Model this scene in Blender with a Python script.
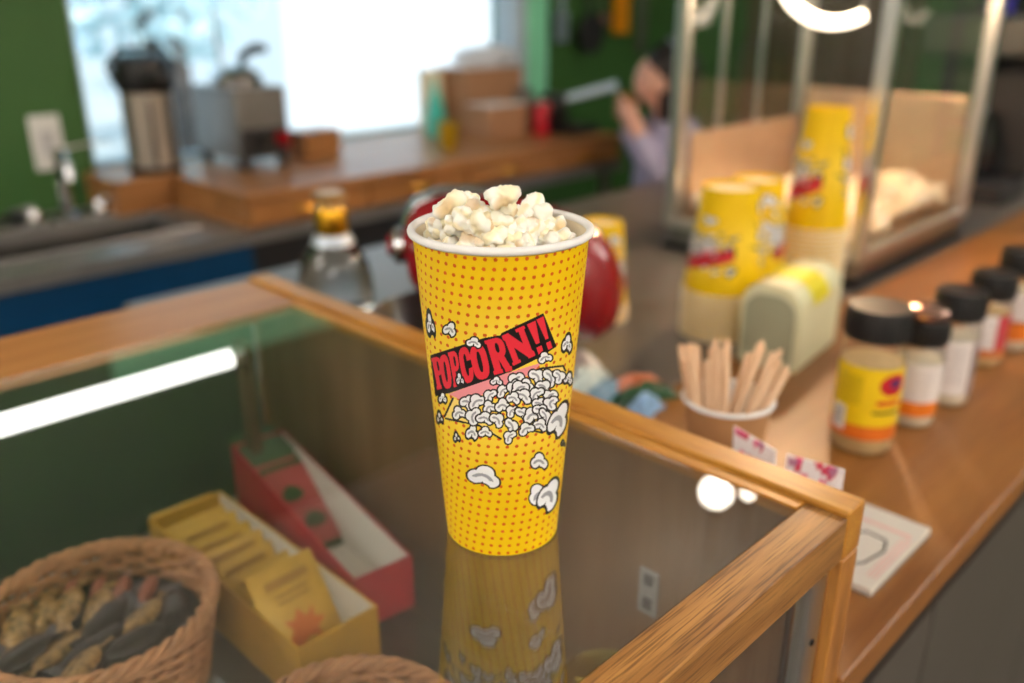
import bpy, math, random
import numpy as np
from mathutils import Vector, Matrix
for o in list(bpy.data.objects): bpy.data.objects.remove(o)
S = bpy.context.scene
C = S.collection
R = math.radians
PI = math.pi
rnd = random.Random(7)

# ------------------------------------------------------------------ camera
cam = bpy.data.objects.new('camera', bpy.data.cameras.new('camera')); C.objects.link(cam)
cam.location = (0, 0, 1.3845)
cam.rotation_euler = (R(69.0), 0, R(-45.5))
cam.data.sensor_width = 36; cam.data.lens = 36*880/1024
cam.data.clip_start = 0.02
cam.data.dof.use_dof = True
cam.data.dof.focus_distance = 0.505
cam.data.dof.aperture_fstop = 3.0
S.camera = cam
# ------------------------------------------------------------------ world, sun, exposure
W = bpy.data.worlds.new('sky'); S.world = W; W.use_nodes = True
wn = W.node_tree.nodes; wl = W.node_tree.links
bg = wn['Background']; bg.inputs['Strength'].default_value = 1.7
tc = wn.new('ShaderNodeTexCoord'); nz = wn.new('ShaderNodeTexNoise'); nz.inputs['Scale'].default_value = 3
rp = wn.new('ShaderNodeValToRGB')
rp.color_ramp.elements[0].position = .35; rp.color_ramp.elements[0].color = (.34, .66, .86, 1)
rp.color_ramp.elements[1].position = .7; rp.color_ramp.elements[1].color = (.85, .95, 1, 1)
wl.new(tc.outputs['Generated'], nz.inputs['Vector']); wl.new(nz.outputs['Fac'], rp.inputs['Fac']); wl.new(rp.outputs['Color'], bg.inputs['Color'])
sun = bpy.data.objects.new('sun', bpy.data.lights.new('sun', 'SUN')); C.objects.link(sun)
sun.data.energy = 4.0; sun.data.angle = R(2); sun.data.color = (1, .95, .88)
sun.rotation_euler = (R(42), 0, R(-20)); sun.location = (0, -2, 6)
PANEL_L = 12.0
GLOBE_L = 26.0
S.view_settings.view_transform = 'Standard'; S.view_settings.look = 'None'
S.view_settings.exposure = -0.22; S.view_settings.gamma = 1.0
try: S.view_settings.use_curve_mapping = False
except Exception: pass

# ------------------------------------------------------------------ helpers
def lin(c):
    return tuple(((v/255)/12.92 if v <= 10.3 else ((v/255+.055)/1.055)**2.4) for v in c)
MATS = {}
def M(name, rgb, rough=.5, metal=0., var=.12, scale=14., bump=0., coat=0., emit=None, trans=0., sss=0., spec=.5):
    if name in MATS: return MATS[name]
    m = bpy.data.materials.new(name); m.use_nodes = True; MATS[name] = m
    n = m.node_tree.nodes; l = m.node_tree.links; b = n['Principled BSDF']
    c = lin(rgb)
    t = n.new('ShaderNodeTexCoord'); nz = n.new('ShaderNodeTexNoise'); nz.inputs['Scale'].default_value = scale; nz.inputs['Detail'].default_value = 4
    l.new(t.outputs['Object'], nz.inputs['Vector'])
    mr = n.new('ShaderNodeMapRange'); mr.inputs[1].default_value = .3; mr.inputs[2].default_value = .7; mr.inputs[3].default_value = 1-var; mr.inputs[4].default_value = 1+var
    l.new(nz.outputs['Fac'], mr.inputs[0])
    mx = n.new('ShaderNodeVectorMath'); mx.operation = 'SCALE'; mx.inputs[0].default_value = c
    l.new(mr.outputs[0], mx.inputs['Scale']); l.new(mx.outputs[0], b.inputs['Base Color'])
    b.inputs['Roughness'].default_value = rough; b.inputs['Metallic'].default_value = metal
    b.inputs['Coat Weight'].default_value = coat; b.inputs['Transmission Weight'].default_value = trans
    b.inputs['Specular IOR Level'].default_value = spec
    if sss: b.inputs['Subsurface Weight'].default_value = sss; b.inputs['Subsurface Scale'].default_value = .006; b.inputs['Subsurface Radius'].default_value = (1, .7, .4)
    if bump:
        bp = n.new('ShaderNodeBump'); bp.inputs['Strength'].default_value = bump; bp.inputs['Distance'].default_value = .002
        l.new(nz.outputs['Fac'], bp.inputs['Height']); l.new(bp.outputs[0], b.inputs['Normal'])
    if emit:
        b.inputs['Emission Color'].default_value = (*emit[0], 1); b.inputs['Emission Strength'].default_value = emit[1]
    return m
def wood(name, dark, light, axis, along=3., across=45., pore=.35, rough=.35, coat=.25):
    if name in MATS: return MATS[name]
    m = bpy.data.materials.new(name); m.use_nodes = True; MATS[name] = m
    n = m.node_tree.nodes; l = m.node_tree.links; b = n['Principled BSDF']
    t = n.new('ShaderNodeTexCoord')
    def stretched(al, ac, det):
        mp = n.new('ShaderNodeMapping'); s = [ac]*3; s[axis] = al; mp.inputs['Scale'].default_value = s
        nz = n.new('ShaderNodeTexNoise'); nz.inputs['Scale'].default_value = 1; nz.inputs['Detail'].default_value = det
        l.new(t.outputs['Object'], mp.inputs['Vector']); l.new(mp.outputs[0], nz.inputs['Vector']); return nz
    a = stretched(along, across, 5); p = stretched(along*5, across*13, 2)
    r = n.new('ShaderNodeValToRGB'); r.color_ramp.elements[0].position = .32; r.color_ramp.elements[1].position = .68
    r.color_ramp.elements[0].color = (*lin(dark), 1); r.color_ramp.elements[1].color = (*lin(light), 1)
    l.new(a.outputs['Fac'], r.inputs['Fac'])
    r2 = n.new('ShaderNodeValToRGB'); r2.color_ramp.elements[0].position = .36; r2.color_ramp.elements[1].position = .5
    k = 1-pore; r2.color_ramp.elements[0].color = (k, k*.93, k*.85, 1); r2.color_ramp.elements[1].color = (1, 1, 1, 1)
    l.new(p.outputs['Fac'], r2.inputs['Fac'])
    mx = n.new('ShaderNodeMix'); mx.data_type = 'RGBA'; mx.blend_type = 'MULTIPLY'; mx.inputs[0].default_value = 1
    l.new(r.outputs[0], mx.inputs[6]); l.new(r2.outputs[0], mx.inputs[7]); l.new(mx.outputs[2], b.inputs['Base Color'])
    b.inputs['Roughness'].default_value = rough; b.inputs['Coat Weight'].default_value = coat; b.inputs['Coat Roughness'].default_value = .25
    bp = n.new('ShaderNodeBump'); bp.inputs['Strength'].default_value = .15; bp.inputs['Distance'].default_value = .0008
    l.new(p.outputs['Fac'], bp.inputs['Height']); l.new(bp.outputs[0], b.inputs['Normal'])
    return m
def glass(name, tint=(1, 1, 1), f0=.05, rough=0., film=0.):
    if name in MATS: return MATS[name]
    m = bpy.data.materials.new(name); m.use_nodes = True; MATS[name] = m
    n = m.node_tree.nodes; l = m.node_tree.links
    for q in list(n): n.remove(q)
    out = n.new('ShaderNodeOutputMaterial'); mix = n.new('ShaderNodeMixShader'); tr = n.new('ShaderNodeBsdfTransparent'); gl = n.new('ShaderNodeBsdfGlossy')
    tr.inputs[0].default_value = (*tint, 1); gl.inputs['Roughness'].default_value = rough
    lw = n.new('ShaderNodeLayerWeight'); lw.inputs[0].default_value = .5
    pw = n.new('ShaderNodeMath'); pw.operation = 'POWER'; pw.inputs[1].default_value = 4.2
    ma = n.new('ShaderNodeMath'); ma.operation = 'MULTIPLY_ADD'; ma.inputs[1].default_value = 1-f0; ma.inputs[2].default_value = f0; ma.use_clamp = True
    l.new(lw.outputs['Facing'], pw.inputs[0]); l.new(pw.outputs[0], ma.inputs[0]); l.new(ma.outputs[0], mix.inputs[0])
    l.new(tr.outputs[0], mix.inputs[1]); l.new(gl.outputs[0], mix.inputs[2]); l.new(mix.outputs[0], out.inputs[0])
    if film:                                     # thin smear film, its pale colour also imitating reflected haze
        df = n.new('ShaderNodeBsdfDiffuse'); df.inputs[0].default_value = (.8, .77, .74, 1); m2 = n.new('ShaderNodeMixShader')
        t = n.new('ShaderNodeTexCoord'); mp = n.new('ShaderNodeMapping'); mp.inputs['Rotation'].default_value = (0, 0, R(-44.5)); mp.inputs['Scale'].default_value = (4, 40, 1)
        nz = n.new('ShaderNodeTexNoise'); nz.inputs['Scale'].default_value = 1; nz.inputs['Detail'].default_value = 3
        mr = n.new('ShaderNodeMapRange'); mr.inputs[1].default_value = .3; mr.inputs[2].default_value = .7; mr.inputs[3].default_value = film*.7; mr.inputs[4].default_value = film*1.3
        l.new(t.outputs['Object'], mp.inputs[0]); l.new(mp.outputs[0], nz.inputs['Vector']); l.new(nz.outputs['Fac'], mr.inputs[0]); l.new(mr.outputs[0], m2.inputs[0])
        l.new(mix.outputs[0], m2.inputs[1]); l.new(df.outputs[0], m2.inputs[2]); l.new(m2.outputs[0], out.inputs[0])
    return m
def printed(name, rough=.4, coat=.1):
    if name in MATS: return MATS[name]
    m = bpy.data.materials.new(name); m.use_nodes = True; MATS[name] = m
    n = m.node_tree.nodes; l = m.node_tree.links; b = n['Principled BSDF']
    a = n.new('ShaderNodeAttribute'); a.attribute_name = 'Print'
    l.new(a.outputs['Color'], b.inputs['Base Color']); b.inputs['Specular IOR Level'].default_value = .3; b.inputs['Roughness'].default_value = rough; b.inputs['Coat Weight'].default_value = coat
    return m

class G:
    """collects vertices and faces, builds one mesh object"""
    def __init__(s): s.v = []; s.f = []
    def add(s, vs, fs):
        b = len(s.v); s.v += [tuple(x) for x in vs]; s.f += [tuple(i+b for i in f) for f in fs]; return s
    def box(s, x0, x1, y0, y1, z0, z1):
        return s.add([(x0,y0,z0),(x1,y0,z0),(x1,y1,z0),(x0,y1,z0),(x0,y0,z1),(x1,y0,z1),(x1,y1,z1),(x0,y1,z1)],
                     [(3,2,1,0),(4,5,6,7),(0,1,5,4),(1,2,6,5),(2,3,7,6),(3,0,4,7)])
    def rbox(s, c, size, rot):
        x, y, z = (q/2 for q in size); mt = Matrix.Translation(c) @ rot.to_4x4()
        g = G().box(-x, x, -y, y, -z, z)
        return s.add([mt @ Vector(p) for p in g.v], g.f)
    def lathe(s, prof, n=32, c=(0,0,0), capb=True, capt=True):
        vs = []; fs = []; m = len(prof)
        for r, z in prof:
            for k in range(n):
                a = 2*PI*k/n; vs.append((c[0]+r*math.cos(a), c[1]+r*math.sin(a), c[2]+z))
        for j in range(m-1):
            for k in range(n):
                k2 = (k+1) % n; fs.append((j*n+k, j*n+k2, (j+1)*n+k2, (j+1)*n+k))
        if capb and prof[0][0] > 1e-6: fs.append(tuple(range(n-1, -1, -1)))
        if capt and prof[-1][0] > 1e-6: fs.append(tuple((m-1)*n+k for k in range(n)))
        return s.add(vs, fs)
    def tube(s, pts, r, n=8, closed=False, rx=1., up=None):
        pts = [Vector(p) for p in pts]; m = len(pts); vs = []; fs = []
        rs = r if isinstance(r, (list, tuple)) else [r]*m
        nprev = None
        for i, p in enumerate(pts):
            a = pts[(i-1) % m] if (closed or i) else p; b = pts[(i+1) % m] if (closed or i < m-1) else p
            t = (b-a).normalized()
            if nprev is None:
                q = Vector((0,0,1)) if abs(t.z) < .9 else Vector((1,0,0)); nn = t.cross(q).normalized()
            else: nn = (nprev - t*nprev.dot(t)).normalized()
            nprev = nn; bb = t.cross(nn)
            for k in range(n):
                an = 2*PI*k/n; vs.append(p + nn*math.cos(an)*rs[i]*rx + bb*math.sin(an)*rs[i])
        for i in range(m if closed else m-1):
            i2 = (i+1) % m
            for k in range(n):
                k2 = (k+1) % n; fs.append((i*n+k, i*n+k2, i2*n+k2, i2*n+k))
        if not closed: fs.append(tuple(range(n-1, -1, -1))); fs.append(tuple((m-1)*n+k for k in range(n)))
        return s.add(vs, fs)
    def prism(s, poly, d0, d1, axis=2):
        """polygon in the two other axes, extruded along axis"""
        def P(a, b, d):
            return {2:(a,b,d), 1:(a,d,b), 0:(d,a,b)}[axis]
        n = len(poly); vs = [P(a,b,d0) for a, b in poly]+[P(a,b,d1) for a, b in poly]
        fs = [tuple(range(n-1,-1,-1)), tuple(range(n, 2*n))]+[(k,(k+1)%n,n+(k+1)%n,n+k) for k in range(n)]
        return s.add(vs, fs)
    def ball(s, c, r, nu=20, nv=12):
        r = r if isinstance(r, (tuple, list)) else (r,)*3; prof = []
        vs = []; fs = []
        for j in range(nv+1):
            a = -PI/2+PI*j/nv
            for k in range(nu):
                b = 2*PI*k/nu; vs.append((c[0]+r[0]*math.cos(a)*math.cos(b), c[1]+r[1]*math.cos(a)*math.sin(b), c[2]+r[2]*math.sin(a)))
        for j in range(nv):
            for k in range(nu): fs.append((j*nu+k, j*nu+(k+1)%nu, (j+1)*nu+(k+1)%nu, (j+1)*nu+k))
        return s.add(vs, fs)
    def xf(s, mt): s.v = [tuple(mt @ Vector(p)) for p in s.v]; return s
    def build(s, name, mat, parent=None, bevel=0., smooth=True, label=None, loc=None, sub=0):
        me = bpy.data.meshes.new(name); me.from_pydata(s.v, [], s.f); me.validate(); me.update()
        import bmesh
        b = bmesh.new(); b.from_mesh(me); bmesh.ops.remove_doubles(b, verts=b.verts, dist=1e-6); bmesh.ops.recalc_face_normals(b, faces=b.faces); b.to_mesh(me); b.free()
        return link(name, me, mat, parent, bevel, smooth, label, loc, sub)
def link(name, me, mat, parent=None, bevel=0., smooth=True, label=None, loc=None, sub=0):
    if mat: me.materials.append(mat) if not me.materials else None
    if smooth:
        me.polygons.foreach_set('use_smooth', [True]*len(me.polygons)); me.set_sharp_from_angle(angle=R(38))
    o = bpy.data.objects.new(name, me); C.objects.link(o)
    if parent: o.parent = parent
    if loc: o.location = loc
    if bevel:
        md = o.modifiers.new('bevel', 'BEVEL'); md.width = bevel; md.segments = 2; md.limit_method = 'ANGLE'; md.angle_limit = R(50); md.harden_normals = False
    if sub:
        md = o.modifiers.new('sub', 'SUBSURF'); md.levels = sub; md.render_levels = sub
    if label: o['label'] = label
    return o
def tag(o, label, cat, group=None):
    o['label'] = label; o['category'] = cat
    if group: o['group'] = group
    return o
def thing(name, label, cat, loc=(0,0,0), rz=0., group=None):
    o = bpy.data.objects.new(name, None); C.objects.link(o); o.empty_display_size = .05
    o.location = loc; o.rotation_euler = (0, 0, R(rz)); return tag(o, label, cat, group)
def struct(o): o['kind'] = 'structure'; return o
def copy_tree(o, parent=None):
    c = o.copy(); C.objects.link(c); c.parent = parent
    for ch in list(o.children): copy_tree(ch, c)
    return c
def box_(name, m, parent, dims, bevel=.002, label=None):
    return G().box(*dims).build(name, m, parent, bevel=bevel, smooth=False, label=label)

# ------------------------------------------------------------------ materials
OAKX = wood('oak_along_x', (140,92,44), (184,132,70), 0, 5, 75, .55)
OAKY = wood('oak_along_y', (176,112,34), (204,146,60), 1, 5, 60, .25)
OAKZ = wood('oak_along_z', (150,92,36), (196,134,62), 2, 5, 60, .3)
OAKB = wood('oak_back_rail', (162,104,54), (188,132,78), 0, 3, 40, .15)
PANELW = wood('panel_wood', (124,92,62), (150,114,80), 2, 2.2, 26, .12, rough=.5, coat=0.)
CNT = wood('counter_wood', (126,78,32), (158,104,48), 0, 2.5, 24, .12, rough=.45, coat=.12)
WCW = wood('window_counter_wood', (150,98,52), (188,132,78), 0, 2, 20, .1, rough=.4)
STEEL = M('brushed_steel', (150,148,146), .28, 1., .06, 30)
STEELD = M('dull_steel', (106,103,100), .38, 1., .08, 30)
CHROME = M('chrome', (205,205,208), .2, 1., .03)
ALU = M('aluminium', (205,205,205), .33, 1., .05, 20)
BLACK = M('black_plastic', (22,22,24), .4, var=.1)
DARK = M('dark_grey_enamel', (40,40,42), .5, var=.15)
WHITE = M('white_plastic', (225,225,222), .4, var=.03)
PAPERW = M('white_paper', (236,234,232), .6, var=.02)
CREAMP = M('cream_board', (236,220,190), .6, var=.03)
GREEN = M('green_wall_paint', (56,100,44), .6, var=.08, scale=3)
MINT = M('mint_trim_paint', (150,238,194), .5, var=.04)
GLASS = glass('case_glass', (.96, .97, .96), .115, 0., .008)
GLASSC = glass('clear_glass', (.97, .98, .98), .04)
GLASSW = glass('window_glass', (.98, .99, 1), .03)
RED = M('red_enamel', (140,8,20), .22, var=.05, coat=.3)

# ------------------------------------------------------------------ setting
XL, XR, YB, YW, ZC = -2.4, 4.5, -2.2, 2.72, 2.6
TILE = M('floor_tile_dark', (62,56,52), .45, var=.15, scale=5)
struct(G().box(XL, XR, YB, YW, -.05, 0).build('floor', TILE, smooth=False))
struct(G().box(XL, XR, YB, YW, ZC, ZC+.08).build('ceiling', M('ceiling_paint', (238,234,228), .8, var=.03, scale=2), smooth=False))
g = G(); T = .16; x0, x1, z0, z1 = 1.0, 2.80, .90, 1.76
g.box(XL, x0, YW, YW+T, 0, ZC).box(x1, XR, YW, YW+T, 0, ZC).box(x0, x1, YW, YW+T, 0, z0).box(x0, x1, YW, YW+T, z1, ZC)
struct(g.build('wall_window', GREEN, smooth=False))
struct(G().box(XR, XR+.1, YB, YW, 0, ZC).build('wall_right', GREEN, smooth=False))
BEIGE = M('beige_wall_paint', (226,216,200), .8, var=.04, scale=2)
struct(G().box(XL, XR, YB-.1, YB, 0, ZC).build('wall_back', BEIGE, smooth=False))
struct(G().box(XL-.1, XL, YB, YW, 0, ZC).build('wall_left', BEIGE, smooth=False))
dr = bpy.data.objects.new('door_1', None); C.objects.link(dr); struct(dr); dr.location = (XR, 2.16, 0)
DW = wood('door_wood', (84,60,44), (112,84,62), 2, 2, 24, .1, rough=.5, coat=.1)
G().box(-.045, -.001, -.46, .46, .01, 2.06).build('door_leaf', DW, dr, bevel=.003, smooth=False)
for ya in (-.38, .04):
    for za, zb in ((.2, .95), (1.1, 1.92)): G().box(-.055, -.0455, ya, ya+.34, za, zb).build('door_panel', DW, dr, bevel=.004, smooth=False)
G().tube([(-.05, -.40, 1.0), (-.09, -.40, 1.0), (-.10, -.34, 1.0), (-.10, -.29, 1.0)], .009, 8).build('door_handle', STEEL, dr)
# window
win = bpy.data.objects.new('window_1', None); C.objects.link(win); struct(win)
FR = M('window_frame_paint', (190,205,215), .5, var=.03)
g = G(); yf0, yf1 = YW+.06, YW+.11
g.box(x0, x0+.03, yf0, yf1, z0, z1).box(x1-.02, x1, yf0, yf1, z0, z1).box(x0+.03, x1-.02, yf0, yf1, z0, z0+.03).box(x0+.03, x1-.02, yf0, yf1, z1-.04, z1)
g.build('window_frame', FR, win, smooth=False)
G().box(x1-.014, x1-.0005, YW-.004, yf0, z0, z1-.001).build('window_jamb', FR, win, smooth=False)
G().box(x0+.03, x1-.02, YW+.08, YW+.085, z0+.03, z1-.04).build('pane', GLASSW, win, smooth=False)
struct(box_('trim_1', MINT, None, (x1+.045, x1+.165, YW-.025, YW, .93, 1.758), .004))
struct(box_('trim_2', FR, None, (x1, x1+.045, YW-.012, YW+.06, .93, 1.758), .003))
struct(box_('trim_3', MINT, None, (x0-.05, x1+.165, YW-.02, YW, 1.76, 1.87), .004))

# ------------------------------------------------------------------ added fill panels, then the hanging lamps
def lampmat(name, col, s):
    return M(name, (255,255,255), .5, var=0., emit=(col, s))
PL = lampmat('fill_panel_glow', (1, .965, .92), PANEL_L)
for i, (px, py, lab) in enumerate([(-1.35, -1.05, 'added fill light panel behind the near end of the display case'), (.75, -1.70, 'added fill light panel far in front of the wooden counter'), (2.95, -.75, 'added fill light panel near the right wall'), (-1.25, 1.55, 'added fill light panel left of the sink')]):
    t = thing('added_fill_panel', lab, 'added light', (px, py, ZC), group='added fill light panels')  # unseen panel added to brighten the cup and the room
    G().box(-.62, .62, -.42, -.36, -.36, -.30).box(-.62, .62, .36, .42, -.36, -.30).box(-.62, -.56, -.36, .36, -.36, -.30).box(.56, .62, -.36, .36, -.36, -.30).build('frame', WHITE, t, smooth=False)
    G().box(-.56, .56, -.36, .36, -.345, -.315).build('diffuser', PL, t, smooth=False)
    for x in (-.55, .55): G().tube([(x, 0, -.30), (x, 0, 0)], .003, 6).build('hanger', WHITE, t)
GL = lampmat('globe_glow', (1, .9, .76), GLOBE_L)
for (x, y, z, r, lab) in [(2.385, 1.355, 2.30, .05, 'round white globe pendant lamp hanging over the steel table'), (2.553, 1.323, 2.36, .018, 'small bare bulb hanging beside the globe lamp over the steel table')]:
    t = thing('pendant_lamp', lab, 'lamp', (x, y, ZC))
    G().lathe([(.045, -.02), (.045, 0)], 20).build('canopy', WHITE, t)
    G().tube([(0,0,-.02), (0,0,z-ZC+r)], .004, 6).build('cord', BLACK, t)
    G().lathe([(.018, z-ZC+r*.9), (.018, z-ZC+r+.03)], 16).build('socket', BLACK, t)
    G().ball((0,0,z-ZC), r).build('globe', GL, t)

# ------------------------------------------------------------------ outside the window
struct(G().box(-14, 24, YW+T, 30, -.2, -.05).build('ground_outside', M('pale_paving', (200,205,205), .8, scale=1), smooth=False))
t = thing('bright_white_block', 'added white block standing in for the blown-out brightness in the window', 'backdrop', (9.0, 9.2, 0))  # sunlit block added to give the window its blown-out white area
WB = M('blown_out_white', (245,246,250), .8, var=.02, scale=2)
G().box(-3.3, 6, 0, 5, -.1, 4.2).build('wall', WB, t, smooth=False)
G().box(-3.5, 6.2, -.25, 5.2, 4.2, 4.4).build('block_top', M('pale_block_top', (200,205,210), .7), t, smooth=False)
def tree(x, y, h, r, n, col, lab, seed):
    q = random.Random(seed); t = thing('leafy_tree', lab, 'tree', (x, y, -.05), group='trees outside the window')
    G().tube([(0,0,0), (.05,0,h*.4), (-.03,.04,h*.8)], [.12,.09,.05], 8).build('trunk', M('bark', (90,80,75), .9), t)
    g = G()
    for i in range(n):
        d = Vector((q.gauss(0,1), q.gauss(0,1), q.gauss(0,1))).normalized()*r*q.random()**.4; d.z *= .9
        c = d+Vector((0,0,h*.72)); s = q.uniform(.07,.15); a = Vector((q.gauss(0,1), q.gauss(0,1), q.gauss(0,1))).normalized(); b = a.orthogonal().normalized()
        w = a.cross(b)*.02
        g.add([c-a*s, c+b*s*.45+w, c+a*s, c-b*s*.45+w], [(0,1,2,3)])
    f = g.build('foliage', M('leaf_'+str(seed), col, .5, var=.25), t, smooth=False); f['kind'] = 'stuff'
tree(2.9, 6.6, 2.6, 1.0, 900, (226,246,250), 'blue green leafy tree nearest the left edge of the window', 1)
tree(4.1, 8.6, 3.3, 1.0, 900, (232,248,240), 'pale green leafy tree beside the white block', 2)
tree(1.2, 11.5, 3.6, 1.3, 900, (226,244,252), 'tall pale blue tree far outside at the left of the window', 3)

# ------------------------------------------------------------------ display case
ZT = 1.056
case = thing('display_case', 'oak framed glass display case the popcorn cup stands on', 'display case', (.08, .595, 0))
def cb(name, m, dims, bevel=.002, label=None):
    x0, x1, y0, y1, z0, z1 = dims
    return box_(name, m, case, (x0-.08, x1-.08, y0-.595, y1-.595, z0, z1), bevel, label)
CX0 = -.42
cb('front_rail', OAKX, (CX0+.03, .5305, .199, .230, ZT-.034, ZT), .0015)
cb('back_rail', OAKB, (CX0+.03, .5305, .871, .992, ZT-.012, ZT), .0015)
cb('back_apron', OAKB, (CX0+.045, .518, .978, .990, ZT-.06, ZT-.0125), 0)
cb('side_rail', OAKY, (.5305, .558, .199, .992, ZT-.036, ZT+.004), .002)
cb('side_rail', OAKY, (CX0, CX0+.03, .199, .992, ZT-.036, ZT+.004), .002)
cb('moulding', OAKY, (.5165, .5302, .2305, .8708, ZT-.0094, ZT+.0008), .0012)
cb('post', OAKZ, (.532, .558, .199, .228, .02, ZT-.0365), .0015)
cb('post', OAKZ, (.532, .558, .96, .992, .02, ZT-.0365), .0015)
cb('post', OAKZ, (CX0, CX0+.03, .199, .228, .02, ZT-.0365), .0015)
cb('post', OAKZ, (CX0, CX0+.03, .96, .992, .02, ZT-.0365), .0015)
gt = cb('glass_top', GLASS, (CX0+.031, .5163, .2302, .8708, ZT-.0018, ZT-.0003), 0)
cb('side_panel', PANELW, (.519, .530, .2285, .959, .06, ZT-.0096), 0)
cb('side_panel', PANELW, (CX0+.03, CX0+.041, .2285, .959, .06, ZT-.038), 0)
cb('front_pane', GLASSC, (CX0+.045, .505, .210, .214, .30, ZT-.036), 0)
g = cb('pane_frame', ALU, (.506, .531, .207, .217, .30, ZT-.036), .001)
G().lathe([(.0025, 0), (.0025, .0015)], 12).xf(Matrix.Translation((.518-.08, .2068-.595, .955)) @ Matrix.Rotation(R(90), 4, 'X')).build('screw', BLACK, case)
DG = M('sliding_door_green', (62,78,62), .3, var=.2, scale=4)
cb('sliding_door', DG, (CX0+.045, .06, .958, .966, .32, ZT-.036), .001)
cb('sliding_door', DG, (.02, .516, .968, .976, .32, ZT-.036), .001)
cb('door_rail', ALU, (CX0+.045, .516, .952, .957, .77, .785), .001)
cb('deck', M('case_deck', (122,104,84), .6, var=.08, scale=40), (CX0+.045, .518, .219, .950, .715, .73), .001)
cb('glass_shelf', GLASSC, (CX0+.05, .512, .245, .885, .824, .830), 0)
for yy in (.30, .84): cb('shelf_bracket', ALU, (.504, .5185, yy-.006, yy+.006, .806, .8238), .001)
cb('plinth', OAKX, (CX0+.04, .52, .23, .95, .02, .30), .003)
# power outlet fixed on the inside of the side panel
op = cb('outlet_plate', M('outlet_grey', (176,176,180), .4), (.5160, .5188, .339, .358, .902, .946), .002, 'grey power outlet on the side panel')
for zz in (.938, .914):
    G().box(.0,.0022,-.004,.004,-.005,.005).xf(Matrix.Translation((.514-.08, .3475-.595, zz))).build('socket', M('socket_grey', (96,96,100), .5), op, smooth=False)
# light bar under the back rail
TUBE = lampmat('light_bar_glow', (1, .98, .95), 3.2)
b = G().tube([(CX0+.06-.08,   .828-.595, 1.030), (.412-.08, .828-.595, 1.030)], .0105, 16).build('light_bar', TUBE, case, label='glowing white tube light under the back rail')
for xx in (.412, CX0+.05): G().tube([(xx-.08, .828-.595, 1.030), (xx-.08+.012, .828-.595, 1.030)], .0112, 16).build('end_cap', ALU, b)
G().box(.424-.08, .436-.08, .824-.595, .842-.595, .832, 1.043).build('lamp_bracket', M('bracket_brown', (92,70,50), .5), case, bevel=.001, smooth=False)

# ------------------------------------------------------------------ printed paper cups
YEL = np.array(lin((237,196,1))); YELP = np.array(lin((247,218,84))); DOT = np.array(lin((204,44,24)))
WHT = np.array(lin((238,240,244))); INK = np.array(lin((28,26,26))); GRY = np.array(lin((158,160,168))); REDI = np.array(lin((226,48,64))); PNK = np.array(lin((238,150,158)))
def _poly(x, y, P):
    ins = np.zeros(x.shape, bool); n = len(P)
    for i in range(n):
        (xa, ya), (xb, yb) = P[i], P[(i+1) % n]
        if ya == yb: continue
        c = ((ya > y) != (yb > y)) & (x < (xb-xa)*(y-ya)/(yb-ya)+xa); ins ^= c
    return ins
def _seg(x, y, a, b):
    d = (b[0]-a[0], b[1]-a[1]); L = d[0]**2+d[1]**2; t = np.clip(((x-a[0])*d[0]+(y-a[1])*d[1])/L, 0, 1)
    return np.hypot(x-a[0]-t*d[0], y-a[1]-t*d[1])
def _letter(ch, x, y):
    ins = (x > 0) & (x < 1) & (y > 0) & (y < 1)
    ell = lambda cx, cy, rx, ry, p=2.: np.abs((x-cx)/rx)**p+np.abs((y-cy)/ry)**p < 1
    rc = lambda a, b, c, d: (x > a) & (x < b) & (y > c) & (y < d)
    if ch == 'P': r = rc(.08,.48,0,1) | rc(0,.56,.88,1) | rc(0,.5,0,.1) | ell(.5,.29,.5,.29,2.6) & (x > .3); r &= ~ell(.6,.29,.11,.15,2.5)
    elif ch == 'O': r = ell(.5,.5,.5,.5,2.8) & ~ell(.5,.5,.13,.3,2.5)
    elif ch == 'C': r = (ell(.5,.5,.5,.5,2.8) & ~ell(.52,.5,.14,.31,2.5) & ~rc(.55,1,.4,.62)) | rc(.62,1,.25,.4)
    elif ch == 'R': r = rc(.08,.45,0,1) | rc(0,.5,.88,1) | rc(0,.5,0,.1) | (ell(.48,.29,.48,.29,2.6) & (x > .3)) | (_seg(x, y, (.58,.5), (.78,.9)) < .16) | rc(.62,1,.88,1); r &= ~ell(.55,.28,.1,.14,2.5)
    elif ch == 'N': r = rc(.06,.3,0,1) | rc(.7,.94,0,1) | rc(0,.36,.9,1) | rc(.6,1,0,.1) | rc(0,.3,0,.1) | ((np.abs(x-.08-.84*y) < .19))
    else: r = ((y < .68) & (np.abs(x-.5) < .5-.42*y)) | ((y > .78) & (np.abs(x-.5) < .3))
    return r & ins
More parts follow.
